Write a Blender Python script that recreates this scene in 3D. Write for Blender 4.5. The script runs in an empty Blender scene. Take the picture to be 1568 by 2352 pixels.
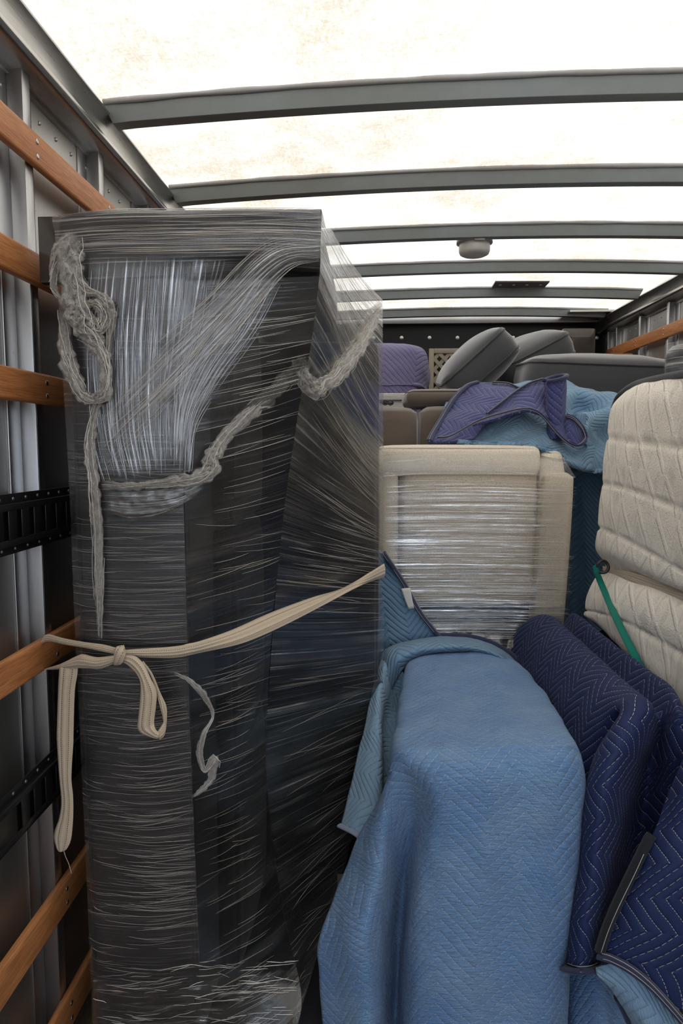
import bpy, bmesh, math, random
import numpy as np
from mathutils import Vector, Matrix, noise as mnoise

random.seed(7)
rng = np.random.default_rng(7)
SC = bpy.context.scene
COL = SC.collection

# ------------------------------------------------------------------ camera
F = 1568.0
CAM = np.array([0.0, 0.0, 1.56])
YAW = math.asin(68 / 1576.4)
PITCH = math.asin(148 / 1576.4 / math.cos(YAW))
RV = np.array([math.cos(YAW), math.sin(YAW), 0.0])
FV = np.array([-math.sin(YAW) * math.cos(PITCH), math.cos(YAW) * math.cos(PITCH), -math.sin(PITCH)])
UV_ = np.cross(RV, FV)

cam_data = bpy.data.cameras.new('camera')
cam_data.sensor_fit = 'HORIZONTAL'
cam_data.sensor_width = 24.0
cam_data.lens = 24.0
cam_data.clip_start = 0.01
cam = bpy.data.objects.new('camera', cam_data)
COL.objects.link(cam)
cam.matrix_world = Matrix(((RV[0], UV_[0], -FV[0], CAM[0]),
                           (RV[1], UV_[1], -FV[1], CAM[1]),
                           (RV[2], UV_[2], -FV[2], CAM[2]),
                           (0, 0, 0, 1)))
SC.camera = cam

# ------------------------------------------------------------------ light and exposure
SC.view_settings.view_transform = 'Standard'
SC.view_settings.look = 'None'
SC.view_settings.gamma = 1.0
SC.view_settings.use_curve_mapping = False
SC.view_settings.exposure = 0.58

W = bpy.data.worlds.new('daylight')
SC.world = W
W.use_nodes = True
nt = W.node_tree
nt.nodes.clear()
_o = nt.nodes.new('ShaderNodeOutputWorld')
_b = nt.nodes.new('ShaderNodeBackground')
_t = nt.nodes.new('ShaderNodeTexCoord')
_s = nt.nodes.new('ShaderNodeSeparateXYZ')
_r = nt.nodes.new('ShaderNodeValToRGB')
nt.links.new(_t.outputs['Generated'], _s.inputs[0])
nt.links.new(_s.outputs['Z'], _r.inputs[0])
_r.color_ramp.elements[0].position = 0.0
_r.color_ramp.elements[0].color = (0.26, 0.25, 0.24, 1)
_r.color_ramp.elements[1].position = 1.0
_r.color_ramp.elements[1].color = (0.32, 0.44, 0.62, 1)
e = _r.color_ramp.elements.new(0.02); e.color = (2.5, 2.7, 3.0, 1)
e = _r.color_ramp.elements.new(0.3); e.color = (.55, .66, .80, 1)
nt.links.new(_r.outputs[0], _b.inputs[0])
_b.inputs['Strength'].default_value = 0.75
nt.links.new(_b.outputs[0], _o.inputs[0])

sun_data = bpy.data.lights.new('sun', 'SUN')
sun_data.energy = 3.7
sun_data.angle = 0.02
sun_data.color = (1.0, 0.975, 0.935)
sun = bpy.data.objects.new('sun', sun_data)
COL.objects.link(sun)
sun.rotation_euler = (math.radians(-28), math.radians(14), 0)   # high, shining down from beyond the front wall
sun.location = (0.4, 4, 6)


# ------------------------------------------------------------------ pixel helpers (a sight line met at a chosen depth)
def P(px, py, y):
    d = FV * F + RV * (px - 784.0) + UV_ * (1176.0 - py)
    return CAM + d * (y / d[1])


def PX(px, py, x):
    d = FV * F + RV * (px - 784.0) + UV_ * (1176.0 - py)
    return CAM + d * (x / d[0])


def PZ(px, py, z):
    d = FV * F + RV * (px - 784.0) + UV_ * (1176.0 - py)
    return CAM + d * ((z - CAM[2]) / d[2])


def grid(rows):
    return np.array([[P(*c) for c in r] for r in rows])


# ------------------------------------------------------------------ mesh helpers
def tag(o, label=None, cat=None, group=None, kind=None):
    if label: o['label'] = label
    if cat: o['category'] = cat
    if group: o['group'] = group
    if kind: o['kind'] = kind
    return o


def empty(name, loc, rot=None):
    o = bpy.data.objects.new(name, None)
    o.location = [float(v) for v in loc]
    if rot is not None:
        o.rotation_euler = rot
    o.empty_display_size = 0.05
    COL.objects.link(o)
    return o


def build(name, verts, faces, mat, parent=None, uvs=None, smooth=True, local=False, base=None, mats=None, fmat=None):
    """One mesh object.  verts are in world space unless local; base puts the origin of a top-level mesh."""
    v = np.asarray(verts, float)
    off = np.zeros(3)
    if parent is not None and not local:
        p = parent
        while p is not None:
            off += np.array(p.location)
            p = p.parent
    elif base is not None:
        off = np.asarray(base, float)
    me = bpy.data.meshes.new(name)
    me.from_pydata([tuple(x) for x in (v - off)], [], [tuple(f) for f in faces])
    if uvs is not None:
        ul = me.uv_layers.new(name='UVMap')
        li = np.zeros(len(me.loops), dtype=np.int32)
        me.loops.foreach_get('vertex_index', li)
        ul.data.foreach_set('uv', np.asarray(uvs, float)[li].astype(np.float32).ravel())
    for m in ([mat] if mats is None else mats):
        me.materials.append(m)
    if fmat is not None:
        me.polygons.foreach_set('material_index', np.asarray(fmat, dtype=np.int32))
    if smooth:
        me.polygons.foreach_set('use_smooth', np.ones(len(me.polygons), dtype=bool))
    me.update()
    o = bpy.data.objects.new(name, me)
    COL.objects.link(o)
    if parent is not None:
        o.parent = parent
    elif base is not None:
        o.location = [float(x) for x in base]
    return o


def cr_weights(n, m):
    """Catmull-Rom matrix taking n control values to m samples."""
    M = np.zeros((m, n))
    for k, t in enumerate(np.linspace(0, n - 1, m)):
        i = min(int(t), n - 2)
        f = t - i
        w = [-.5 * f + f * f - .5 * f ** 3, 1 - 2.5 * f * f + 1.5 * f ** 3, .5 * f + 2 * f * f - 1.5 * f ** 3, -.5 * f * f + .5 * f ** 3]
        for j, ww in zip((i - 1, i, i + 1, i + 2), w):
            if j < 0:
                M[k, 0] += 2 * ww; M[k, 1] -= ww
            elif j > n - 1:
                M[k, n - 1] += 2 * ww; M[k, n - 2] -= ww
            else:
                M[k, j] += ww
    return M


def curve_pts(ctrl, m):
    c = np.asarray(ctrl, float)
    return cr_weights(len(c), m) @ c


def interp_grid(ctrl, nu, nv):
    c = np.asarray(ctrl, float)
    A = cr_weights(c.shape[0], nv)
    B = cr_weights(c.shape[1], nu)
    return np.einsum('ai,ijk,bj->abk', A, c, B)


def normals(g):
    du = np.gradient(g, axis=1)
    dv = np.gradient(g, axis=0)
    n = np.cross(du, dv)
    return n / (np.linalg.norm(n, axis=2, keepdims=True) + 1e-9)


def face_cam(g, n):
    """Flip the normal field so that on the whole it looks at the camera."""
    s = np.sum(n * (CAM - g), axis=2)
    return n if np.median(s) > 0 else -n


def arc_uv(g, refr=None, refc=None):
    nv, nu = g.shape[:2]
    refr = nv // 2 if refr is None else refr
    refc = nu // 2 if refc is None else refc
    du = np.linalg.norm(np.diff(g, axis=1), axis=2)
    dv = np.linalg.norm(np.diff(g, axis=0), axis=2)
    U = np.concatenate([np.zeros((nv, 1)), np.cumsum(du, 1)], 1)
    U = U - U[:, refc:refc + 1]
    V = np.concatenate([np.zeros((1, nu)), np.cumsum(dv, 0)], 0)
    # stitch rows keep to the length measured down the middle; blend so that pleats do not shear the pattern
    V = 0.35 * V + 0.65 * V[:, refc:refc + 1]
    return np.stack([U, V], 2)


def grid_faces(nv, nu, off=0, flip=False):
    f = []
    for i in range(nv - 1):
        for j in range(nu - 1):
            a = off + i * nu + j
            q = (a, a + 1, a + nu + 1, a + nu)
            f.append(q[::-1] if flip else q)
    return f


def wrinkle(g, amp, freq, seed=0.0, stretch=(1, 1, 1)):
    n = normals(g)
    h = np.zeros(g.shape[:2])
    for i in range(g.shape[0]):
        for j in range(g.shape[1]):
            p = Vector((g[i, j, 0] * stretch[0] * freq + seed, g[i, j, 1] * stretch[1] * freq, g[i, j, 2] * stretch[2] * freq))
            h[i, j] = mnoise.noise(p) + .5 * mnoise.noise(p * 2.1)
    return g + n * (h * amp)[:, :, None]


def sheet(name, ctrl, nu, nv, mat, parent=None, thick=0.0, amp=0.0, freq=8.0, seed=0.0, stretch=(1, 1, 1), disp=None,
          back=None, base=None, refc=None, refr=None, raw=False, fade=None, force=None):
    """A bent sheet of cloth, film or strap through a grid of control points; thick > 0 gives it a real back and edges."""
    g = np.asarray(ctrl, float) if raw else interp_grid(ctrl, nu, nv)
    nv, nu = g.shape[:2]
    if disp is not None:
        n = face_cam(g, normals(g))
        g = g + n * disp(np.linspace(0, 1, nu)[None, :], np.linspace(0, 1, nv)[:, None])[:, :, None]
    if amp:
        g = wrinkle(g, amp, freq, seed, stretch)
    uv = arc_uv(g, refr, refc)
    V = g.reshape(-1, 3)
    U = uv.reshape(-1, 2)
    n0 = normals(g)
    flip = (np.median(np.sum(n0 * (CAM - g), axis=2)) < 0) if force is None else force
    Fc = grid_faces(nv, nu, 0, flip)
    fm = None
    if thick:
        n = n0 if not flip else -n0
        Bk = (g - n * thick).reshape(-1, 3)
        N = len(V)
        V = np.concatenate([V, Bk])
        U = np.concatenate([U, U])
        k = len(Fc)
        Fc = Fc + grid_faces(nv, nu, N, not flip)
        k2 = len(Fc)
        ring = [j for j in range(nu)] + [i * nu + nu - 1 for i in range(1, nv)] + [(nv - 1) * nu + j for j in range(nu - 2, -1, -1)] + [i * nu for i in range(nv - 2, 0, -1)]
        for a, b in zip(ring, ring[1:] + ring[:1]):
            q = (a, a + N, b + N, b)
            Fc.append(q if not flip else q[::-1])
        if back is not None:
            fm = [0] * k + [1] * (k2 - k) + [0] * (len(Fc) - k2)
    o = build(name, V, Fc, mat, parent, U, base=base, mats=[mat, back] if back is not None else None, fmat=fm)
    if fade is not None:
        # how far the film thins out toward its left, right, first and last edge (fractions of its extent)
        a, b, c, d = fade
        uu = np.linspace(0, 1, nu)[None, :]; vv = np.linspace(0, 1, nv)[:, None]
        def ss(x): x = np.clip(x, 0, 1); return x * x * (3 - 2 * x)
        wgt = np.ones((nv, nu))
        for t, e in ((uu, a), (1 - uu, b), (vv, c), (1 - vv, d)):
            if e: wgt = wgt * ss(t / e)
        at = o.data.attributes.new('fade', 'FLOAT', 'POINT')
        at.data.foreach_set('value', wgt.ravel().astype(np.float32))
    return o, g


def depth_at(g, px, py):
    """Depth of a built surface under a photo point."""
    q = g.reshape(-1, 3) - CAM
    d = q @ FV
    x = 784 + F * (q @ RV) / d; y = 1176 - F * (q @ UV_) / d
    k = np.argsort((x - px) ** 2 + (y - py) ** 2)[:4]
    return float(q[k, 1].min())


class MB:
    """Collects boxes, prisms and tubes that make up ONE part."""
    def __init__(self):
        self.v = []; self.f = []; self.uv = []

    def add(self, V, Fc, uv=None):
        k = len(self.v)
        self.v += [tuple(x) for x in V]
        self.f += [tuple(i + k for i in q) for q in Fc]
        self.uv += [tuple(x) for x in (uv if uv is not None else [(0, 0)] * len(V))]

    def box(self, lo, hi):
        x0, y0, z0 = lo; x1, y1, z1 = hi
        V = [(x0, y0, z0), (x1, y0, z0), (x1, y1, z0), (x0, y1, z0), (x0, y0, z1), (x1, y0, z1), (x1, y1, z1), (x0, y1, z1)]
        self.add(V, [(0, 3, 2, 1), (4, 5, 6, 7), (0, 1, 5, 4), (1, 2, 6, 5), (2, 3, 7, 6), (3, 0, 4, 7)])

    def tube(self, pts, rad, n=10, cap=True, flat=1.0):
        pts = np.asarray(pts, float)
        m = len(pts)
        rad = np.broadcast_to(np.asarray(rad, float), (m,))
        t = np.gradient(pts, axis=0)
        t /= np.linalg.norm(t, axis=1, keepdims=True) + 1e-12
        up = np.array([0, 0, 1.0]) if abs(t[0][2]) < .9 else np.array([1.0, 0, 0])
        a = np.cross(t[0], up); a /= np.linalg.norm(a)
        V = []; uv = []
        L = 0
        for i in range(m):
            a = a - t[i] * np.dot(a, t[i]); a /= np.linalg.norm(a) + 1e-12
            b = np.cross(t[i], a)
            if i: L += np.linalg.norm(pts[i] - pts[i - 1])
            for k in range(n):
                th = 2 * math.pi * k / n
                V.append(pts[i] + rad[i] * (math.cos(th) * a + flat * math.sin(th) * b))
                uv.append((L, th * rad[i]))
        Fc = []
        for i in range(m - 1):
            for k in range(n):
                Fc.append((i * n + k, i * n + (k + 1) % n, (i + 1) * n + (k + 1) % n, (i + 1) * n + k))
        if cap:
            Fc.append(tuple(range(n))[::-1]); Fc.append(tuple((m - 1) * n + k for k in range(n)))
        self.add(V, Fc, uv)

    def prism_y(self, prof, y0, y1):
        """Closed (x, z) outline pulled along y."""
        n = len(prof)
        V = [(x, y0, z) for x, z in prof] + [(x, y1, z) for x, z in prof]
        Fc = [(i, (i + 1) % n, (i + 1) % n + n, i + n) for i in range(n)]
        Fc += [tuple(range(n))[::-1], tuple(range(n, 2 * n))]
        self.add(V, Fc)

    def lathe(self, prof, c, axis='z', n=28):
        """(radius, height) profile turned about an axis through c."""
        V = []
        for r, h in prof:
            for k in range(n):
                th = 2 * math.pi * k / n
                a, b = r * math.cos(th), r * math.sin(th)
                V.append({'z': (c[0] + a, c[1] + b, c[2] + h), 'x': (c[0] + h, c[1] + a, c[2] + b), 'y': (c[0] + a, c[1] + h, c[2] + b)}[axis])
        m = len(prof)
        Fc = [(i * n + k, i * n + (k + 1) % n, (i + 1) * n + (k + 1) % n, (i + 1) * n + k) for i in range(m - 1) for k in range(n)]
        Fc += [tuple(range(n))[::-1], tuple((m - 1) * n + k for k in range(n))]
        self.add(V, Fc)

    def done(self, name, mat, parent=None, smooth=False, bevel=0.0, base=None, local=False, segs=2, kind=None):
        o = build(name, self.v, self.f, mat, parent, self.uv, smooth, base=base, local=local)
        bm = bmesh.new(); bm.from_mesh(o.data)
        bmesh.ops.recalc_face_normals(bm, faces=bm.faces)
        bm.to_mesh(o.data); bm.free()
        if bevel:
            md = o.modifiers.new('soft_edges', 'BEVEL'); md.width = bevel; md.segments = segs; md.limit_method = 'ANGLE'
            for p in o.data.polygons: p.use_smooth = True
        if kind: o['kind'] = kind
        return o


def rbox(name, lo, hi, r, mat, parent=None, segs=5, puff=0.0, sub=10, local=False, base=None, warp=None):
    """Upholstered block: rounded edges, faces slightly blown out."""
    lo = np.array(lo, float); hi = np.array(hi, float)
    c = (lo + hi) / 2; h = (hi - lo) / 2
    bm = bmesh.new()
    bmesh.ops.create_cube(bm, size=2)
    bmesh.ops.subdivide_edges(bm, edges=bm.edges[:], cuts=sub, use_grid_fill=True)
    for v in bm.verts:
        q = np.array(v.co)
        # crowd the grid to the rims so the radius reads round
        q = np.sign(q) * (1 - (1 - np.abs(q)) ** 1.6)
        p = q * h
        inner = np.clip(p, -(h - r), h - r)
        d = p - inner
        L = np.linalg.norm(d)
        if L > 1e-9:
            p = inner + d / L * min(r, r)
        if puff:
            w = np.prod([max(0, 1 - q[i] ** 2) ** .6 if abs(q[i]) < .999 else 1 for i in range(3)])
            ax = int(np.argmax(np.abs(q)))
            p[ax] += math.copysign(puff * w, q[ax])
        v.co = p
    V = [np.array(v.co) + c for v in bm.verts]
    if warp: V = [warp(p) for p in V]
    bm.verts.index_update()
    Fc = [[v.index for v in f.verts] for f in bm.faces]
    uv = []
    for v in bm.verts:
        q = np.array(v.co)
        uv.append((q[0] + q[1], q[2] + q[1] * .3))
    bm.free()
    return build(name, V, Fc, mat, parent, uv, base=base, local=local)

# ------------------------------------------------------------------ materials
class NT:
    """Small node-graph writer."""
    def __init__(self, name):
        self.m = bpy.data.materials.new(name)
        self.m.use_nodes = True
        self.t = self.m.node_tree
        self.t.nodes.clear()
        self.out = self.t.nodes.new('ShaderNodeOutputMaterial')

    def n(self, kind, props=None, **ins):
        nd = self.t.nodes.new('ShaderNode' + kind)
        for k, v in (props or {}).items():
            setattr(nd, k, v)
        for k, v in ins.items():
            key = int(k[1:]) if k[0] == 'i' and k[1:].isdigit() else k.replace('_', ' ')
            self.put(nd, key, v)
        return nd

    def put(self, nd, key, v):
        s = nd.inputs[key]
        if hasattr(v, 'outputs'):
            self.t.links.new(v.outputs[0], s)
        elif hasattr(v, 'is_output'):
            self.t.links.new(v, s)
        else:
            if isinstance(v, (tuple, list)) and len(v) == 3 and s.type == 'RGBA':
                v = (*v, 1)
            s.default_value = v

    def math(self, op, a, b=None, c=None, clamp=False):
        nd = self.n('Math', {'operation': op, 'use_clamp': clamp}, i0=a)
        if b is not None: self.put(nd, 1, b)
        if c is not None: self.put(nd, 2, c)
        return nd

    def mix(self, f, a, b, blend='MIX'):
        nd = self.t.nodes.new('ShaderNodeMix'); nd.data_type = 'RGBA'; nd.blend_type = blend
        self.put(nd, 0, f); self.put(nd, 6, a); self.put(nd, 7, b)
        return nd.outputs[2]

    def ramp(self, f, stops):
        nd = self.t.nodes.new('ShaderNodeValToRGB')
        self.put(nd, 0, f)
        el = nd.color_ramp.elements
        while len(el) < len(stops): el.new(.5)
        for e, (p, c) in zip(el, stops):
            e.position = p
            e.color = (*c, 1) if isinstance(c, (tuple, list)) else (c, c, c, 1)
        return nd.outputs[0]

    def coord(self, out='Object', scale=(1, 1, 1), rot=(0, 0, 0)):
        tc = self.n('TexCoord')
        mp = self.n('Mapping')
        self.t.links.new(tc.outputs[out], mp.inputs[0])
        mp.inputs['Scale'].default_value = scale
        mp.inputs['Rotation'].default_value = rot
        return mp.outputs[0]

    def noise(self, vec, scale, detail=3, rough=.5, dist=0.0):
        nd = self.n('TexNoise', None, Vector=vec, Scale=scale, Detail=detail, Roughness=rough, Distortion=dist)
        return nd.outputs[0]

    def bump(self, h, strength=.5, dist=.01, nrm=None):
        nd = self.n('Bump', None, Height=h, Strength=strength, Distance=dist)
        if nrm is not None: self.put(nd, 'Normal', nrm)
        return nd.outputs[0]

    def bsdf(self, color, rough=.6, metal=0.0, normal=None, spec=.5, sheen=0.0, coat=0.0):
        p = self.n('BsdfPrincipled')
        self.put(p, 'Base Color', color); self.put(p, 'Roughness', rough); self.put(p, 'Metallic', metal)
        self.put(p, 'Specular IOR Level', spec)
        if sheen: self.put(p, 'Sheen Weight', sheen)
        if coat: self.put(p, 'Coat Weight', coat)
        if normal is not None: self.put(p, 'Normal', normal)
        return p

    def end(self, shader):
        self.put(self.out, 'Surface', shader)
        return self.m


def m_plain(name, color, rough=.6, metal=0.0, var=.12, scale=30, bump=0.0, spec=.5, sheen=0.0):
    k = NT(name)
    v = k.coord('Object')
    nz = k.noise(v, scale, 4, .6)
    c = k.mix(nz, tuple(max(0, x * (1 - var)) for x in color), tuple(min(1, x * (1 + var)) for x in color))
    nr = k.bump(nz, .4, bump) if bump else None
    return k.end(k.bsdf(c, rough, metal, nr, spec, sheen))


def m_metal(name, color=(.72, .72, .72), rough=.32, scratch=1.0, axis='z'):
    k = NT(name)
    sc = (40, 40, 2) if axis == 'z' else (40, 2, 40)
    v = k.coord('Object', sc)
    g = k.noise(v, 6, 4, .6)
    v2 = k.coord('Object')
    d = k.noise(v2, 5, 5, .65)
    s = k.noise(v2, 90, 2, .5)
    speck = k.ramp(s, [(.70, 0.0), (.76, 1.0)])
    c = k.mix(d, tuple(x * .85 for x in color), color)
    c = k.mix(k.math('MULTIPLY', speck, .35), c, (.25, .22, .2))
    r = k.math('ADD', k.math('MULTIPLY', g, .18 * scratch), rough - .09 * scratch)
    return k.end(k.bsdf(c, r, 1.0, k.bump(g, .08, .002)))


def m_wood(name, a, b, axis=1, rough=.5):
    k = NT(name)
    sc = [14, 14, 14]; sc[axis] = 1.1
    v = k.coord('Object', tuple(sc))
    n1 = k.noise(v, 4, 6, .65, .6)
    sc2 = [120, 120, 120]; sc2[axis] = 5
    n2 = k.noise(k.coord('Object', tuple(sc2)), 3, 3, .6)
    n3 = k.noise(k.coord('Object'), 1.7, 3, .5)
    c = k.mix(k.ramp(n1, [(.3, 0.0), (.7, 1.0)]), a, b)
    c = k.mix(k.math('MULTIPLY', k.ramp(n2, [(.45, 0.0), (.62, 1.0)]), .45), c, tuple(x * .42 for x in a))
    c = k.mix(k.math('MULTIPLY', n3, .35), c, tuple(x * .6 for x in a))
    return k.end(k.bsdf(c, rough, 0, k.bump(n2, .35, .002)))


def m_quilt(name, color, stitch, worn=None, wear=.5, spacing=.024, period=.15, amp=.5, stitch_a=.6, vert=False, puff=.8, rough=.75, pucker=.5, dash=.0075, sheen=.15, stitch_w=.03):
    """Moving-blanket cloth: chevron quilting from the cloth's own UV (metres)."""
    k = NT(name)
    tc = k.n('TexCoord')
    sp = k.n('SeparateXYZ', None, i0=tc.outputs['UV'])
    u, v = (sp.outputs[1], sp.outputs[0]) if vert else (sp.outputs[0], sp.outputs[1])
    wob = k.noise(k.coord('UV'), 9, 2, .5)
    u = k.math('ADD', u, 10.0)
    v = k.math('ADD', k.math('ADD', v, 10.0), k.math('MULTIPLY', k.math('SUBTRACT', wob, .5), .018))
    tri = k.math('PINGPONG', u, period / 2)
    w = k.math('DIVIDE', k.math('ADD', v, k.math('MULTIPLY', tri, amp / .5)), spacing)
    fr = k.math('FRACT', w)
    cen = k.math('ABSOLUTE', k.math('SUBTRACT', fr, .5))           # .5 on a stitch row, 0 mid-pad
    pad = k.math('SUBTRACT', 1.0, k.math('POWER', k.math('MULTIPLY', cen, 2.0), 3.0))
    line = k.math('GREATER_THAN', cen, .5 - stitch_w)
    dsh = k.math('GREATER_THAN', k.math('FRACT', k.math('DIVIDE', k.math('ADD', u, k.math('MULTIPLY', v, .31)), dash)), .34)
    st = k.math('MULTIPLY', k.math('MULTIPLY', line, dsh), stitch_a)
    fade = k.noise(k.coord('UV'), 6, 5, .6)
    fine = k.noise(k.coord('UV', (160, 160, 160)), 2, 2, .6)
    wv = k.noise(k.coord('UV', (35, 170, 1) if not vert else (170, 35, 1)), 1, 3, .6, .8)
    c0 = color
    if worn is not None:
        f = k.math('MULTIPLY', k.ramp(fade, [(.35, 0.0), (.68, 1.0)]), wear)
        c0 = k.mix(f, color, worn)
    c0 = k.mix(k.math('MULTIPLY', fine, .25), c0, tuple(x * .55 for x in color))
    spots = k.ramp(k.noise(k.coord('UV'), 14, 4, .7), [(.70, 0.0), (.80, 1.0)])
    c0 = k.mix(k.math('MULTIPLY', spots, .3), c0, (.17, .15, .13))
    c = k.mix(st, c0, stitch)
    h = k.math('ADD', k.math('MULTIPLY', pad, puff), k.math('ADD', k.math('MULTIPLY', wv, pucker), k.math('MULTIPLY', fine, .08)))
    return k.end(k.bsdf(c, rough, 0, k.bump(h, .85, .0065), .2, sheen))


def m_film(name, gloss=.10, glint=.35, haze=.05, line=.35, su=3.0, sv=230.0, bu=.9, bv=45.0, rough=.16, tint=(.92, .90, .86), bump=.5, blotch=5.0, thr=.56, body=.985, faded=False, bmin=.2):
    """Clear stretch film pulled along u: mostly see-through, shiny, with fine pulled threads and milky streaks."""
    k = NT(name)
    n1 = k.noise(k.coord('UV', (su, sv, 1)), 1, 4, .6)
    n2 = k.noise(k.coord('UV', (bu, bv, 1)), 1, 3, .55)
    n3 = k.noise(k.coord('UV', (blotch, blotch * 2.2, 1)), 1, 4, .6)
    fad = k.n('Attribute', {'attribute_name': 'fade'}).outputs['Fac']
    fad = k.math('SUBTRACT', 1.0, k.math('MULTIPLY', k.math('SUBTRACT', 1.0, fad), 1.0 if faded else 0.0), clamp=True)
    bl = k.ramp(n3, [(.38, 0.0), (.66, 1.0)])
    th = k.ramp(n1, [(thr, 0.0), (thr + .10, 1.0)])
    broad = k.ramp(n2, [(.46, 0.0), (.72, 1.0)])
    lines = k.math('MULTIPLY', th, k.math('ADD', k.math('MULTIPLY', bl, 1.0 - bmin), bmin))
    h = k.math('ADD', k.math('MULTIPLY', n1, .6), k.math('MULTIPLY', n2, 1.6))
    nr = k.bump(h, bump, .004)
    fr = k.n('Fresnel', None, IOR=1.45, Normal=nr)
    gl = k.n('BsdfGlossy', None, Color=(.97, .98, 1.0), Roughness=rough, Normal=nr)
    tr = k.n('BsdfTransparent', None, Color=(body, body * .997, body * .985))
    df = k.n('BsdfDiffuse', None, Color=tint)  # diffuse streaks carry mirrored roof light as painted colour
    tl = k.n('BsdfTranslucent', None, Color=tint)
    milk = k.n('MixShader', None, i0=.35, i1=df, i2=tl)
    fg = k.math('ADD', k.math('ADD', k.math('MULTIPLY', fr, 1.3), gloss), k.math('MULTIPLY', k.math('MULTIPLY', lines, .6), glint), clamp=True)
    fh = k.math('ADD', k.math('ADD', k.math('MULTIPLY', lines, line), k.math('MULTIPLY', k.math('MULTIPLY', broad, bl), line * .5)), haze, clamp=True)
    fg = k.math('MULTIPLY', fg, fad); fh = k.math('MULTIPLY', fh, fad)
    a = k.n('MixShader', None, i0=fg, i1=tr, i2=gl)
    b = k.n('MixShader', None, i0=fh, i1=a, i2=milk)
    return k.end(b)


def m_fabric(name, color, rough=.85, weave=700, speck=.35, bump=.0015, sheen=.2, dark=.5):
    k = NT(name)
    n1 = k.noise(k.coord('Object', (weave, weave * .5, weave)), 1, 2, .6)
    n2 = k.noise(k.coord('Object'), 6, 4, .6)
    f = k.ramp(n1, [(.40, 0.0), (.62, 1.0)])
    c = k.mix(k.math('MULTIPLY', f, speck), color, tuple(x * dark for x in color))
    c = k.mix(k.math('MULTIPLY', n2, .3), c, tuple(x * .75 for x in color))
    return k.end(k.bsdf(c, rough, 0, k.bump(n1, .4, bump), .25, sheen))


def m_web(name, color, line=(.03, .03, .04), n=2):
    """Cotton webbing: ribs across, dark dashed thread along.  UV u in metres along, v 0..1 across."""
    k = NT(name)
    tc = k.n('TexCoord')
    sp = k.n('SeparateXYZ', None, i0=tc.outputs['UV'])
    u, v = sp.outputs[0], sp.outputs[1]
    rib = k.math('SINE', k.math('MULTIPLY', u, 2600.0))
    fold = k.math('SINE', k.math('MULTIPLY', v, 19.0))
    d1 = k.math('LESS_THAN', k.math('ABSOLUTE', k.math('SUBTRACT', v, .28)), .022)
    d2 = k.math('LESS_THAN', k.math('ABSOLUTE', k.math('SUBTRACT', v, .74)), .022)
    dash = k.math('GREATER_THAN', k.math('FRACT', k.math('MULTIPLY', u, 210.0)), .42)
    st = k.math('MULTIPLY', k.math('MAXIMUM', d1, d2), dash)
    nz = k.noise(k.coord('UV', (40, 3, 1)), 2, 4, .6)
    c = k.mix(nz, tuple(x * .80 for x in color), color)
    c = k.mix(k.math('MULTIPLY', st, .9), c, line)
    h = k.math('ADD', k.math('MULTIPLY', rib, .12), fold)
    return k.end(k.bsdf(c, .8, 0, k.bump(h, .5, .002), .2, .2))


M = {}
M['alu'] = m_metal('aluminium_sheet', (.62, .61, .585), .42)
M['alu_stud'] = m_metal('aluminium_extrusion', (.58, .58, .59), .36)
M['alu_rail'] = m_metal('aluminium_top_rail', (.50, .49, .47), .30, axis='y')
M['bow'] = m_plain('galvanised_bow', (.24, .262, .262), .55, .35, .1, 18)
M['sealant'] = m_plain('grey_sealant', (.42, .41, .41), .6, 0, .15, 20)
M['black_steel'] = m_plain('black_painted_steel', (.012, .012, .013), .32, 0, .4, 20)
M['screw'] = m_plain('zinc_screw', (.55, .54, .52), .35, 1.0, .2, 40)
M['rivet_dark'] = m_plain('dull_rivet', (.30, .29, .28), .4, .8, .2, 40)
M['wood'] = m_wood('varnished_hardwood', (.45, .155, .050), (.70, .31, .115), 1, .42)
M['wood_pale'] = m_wood('bare_pine', (.42, .20, .08), (.56, .31, .14), 0, .6)
M['floor'] = m_wood('worn_deck_planks', (.16, .11, .07), (.25, .18, .12), 1, .6)
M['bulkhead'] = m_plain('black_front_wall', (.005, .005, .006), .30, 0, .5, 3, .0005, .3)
M['bolt'] = m_plain('bright_bolt', (.75, .75, .75), .35, .7, .1, 40)


def roof_mat():
    k = NT('translucent_fibreglass')
    v = k.coord('Object')
    big = k.noise(v, 3.0, 4, .6)
    fib = k.noise(k.coord('Object', (9, 26, 9), (0, 0, .5)), 5, 6, .7, 1.2)
    fib2 = k.noise(k.coord('Object', (30, 9, 9), (0, 0, -.4)), 4, 6, .7, 1.0)
    f = k.math('MULTIPLY', k.math('ADD', k.math('ADD', fib, fib2), k.math('MULTIPLY', big, 1.5)), .2857)
    col = k.ramp(f, [(.44, (.95, .92, .86)), (.50, (.84, .775, .685)), (.55, (.70, .61, .50)), (.63, (.56, .46, .35))])
    t = k.n('BsdfTranslucent', None, Color=col)
    d = k.n('BsdfDiffuse', None, Color=col)
    g = k.n('MixShader', None, i0=.25, i1=t, i2=d)
    return k.end(g)


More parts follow.
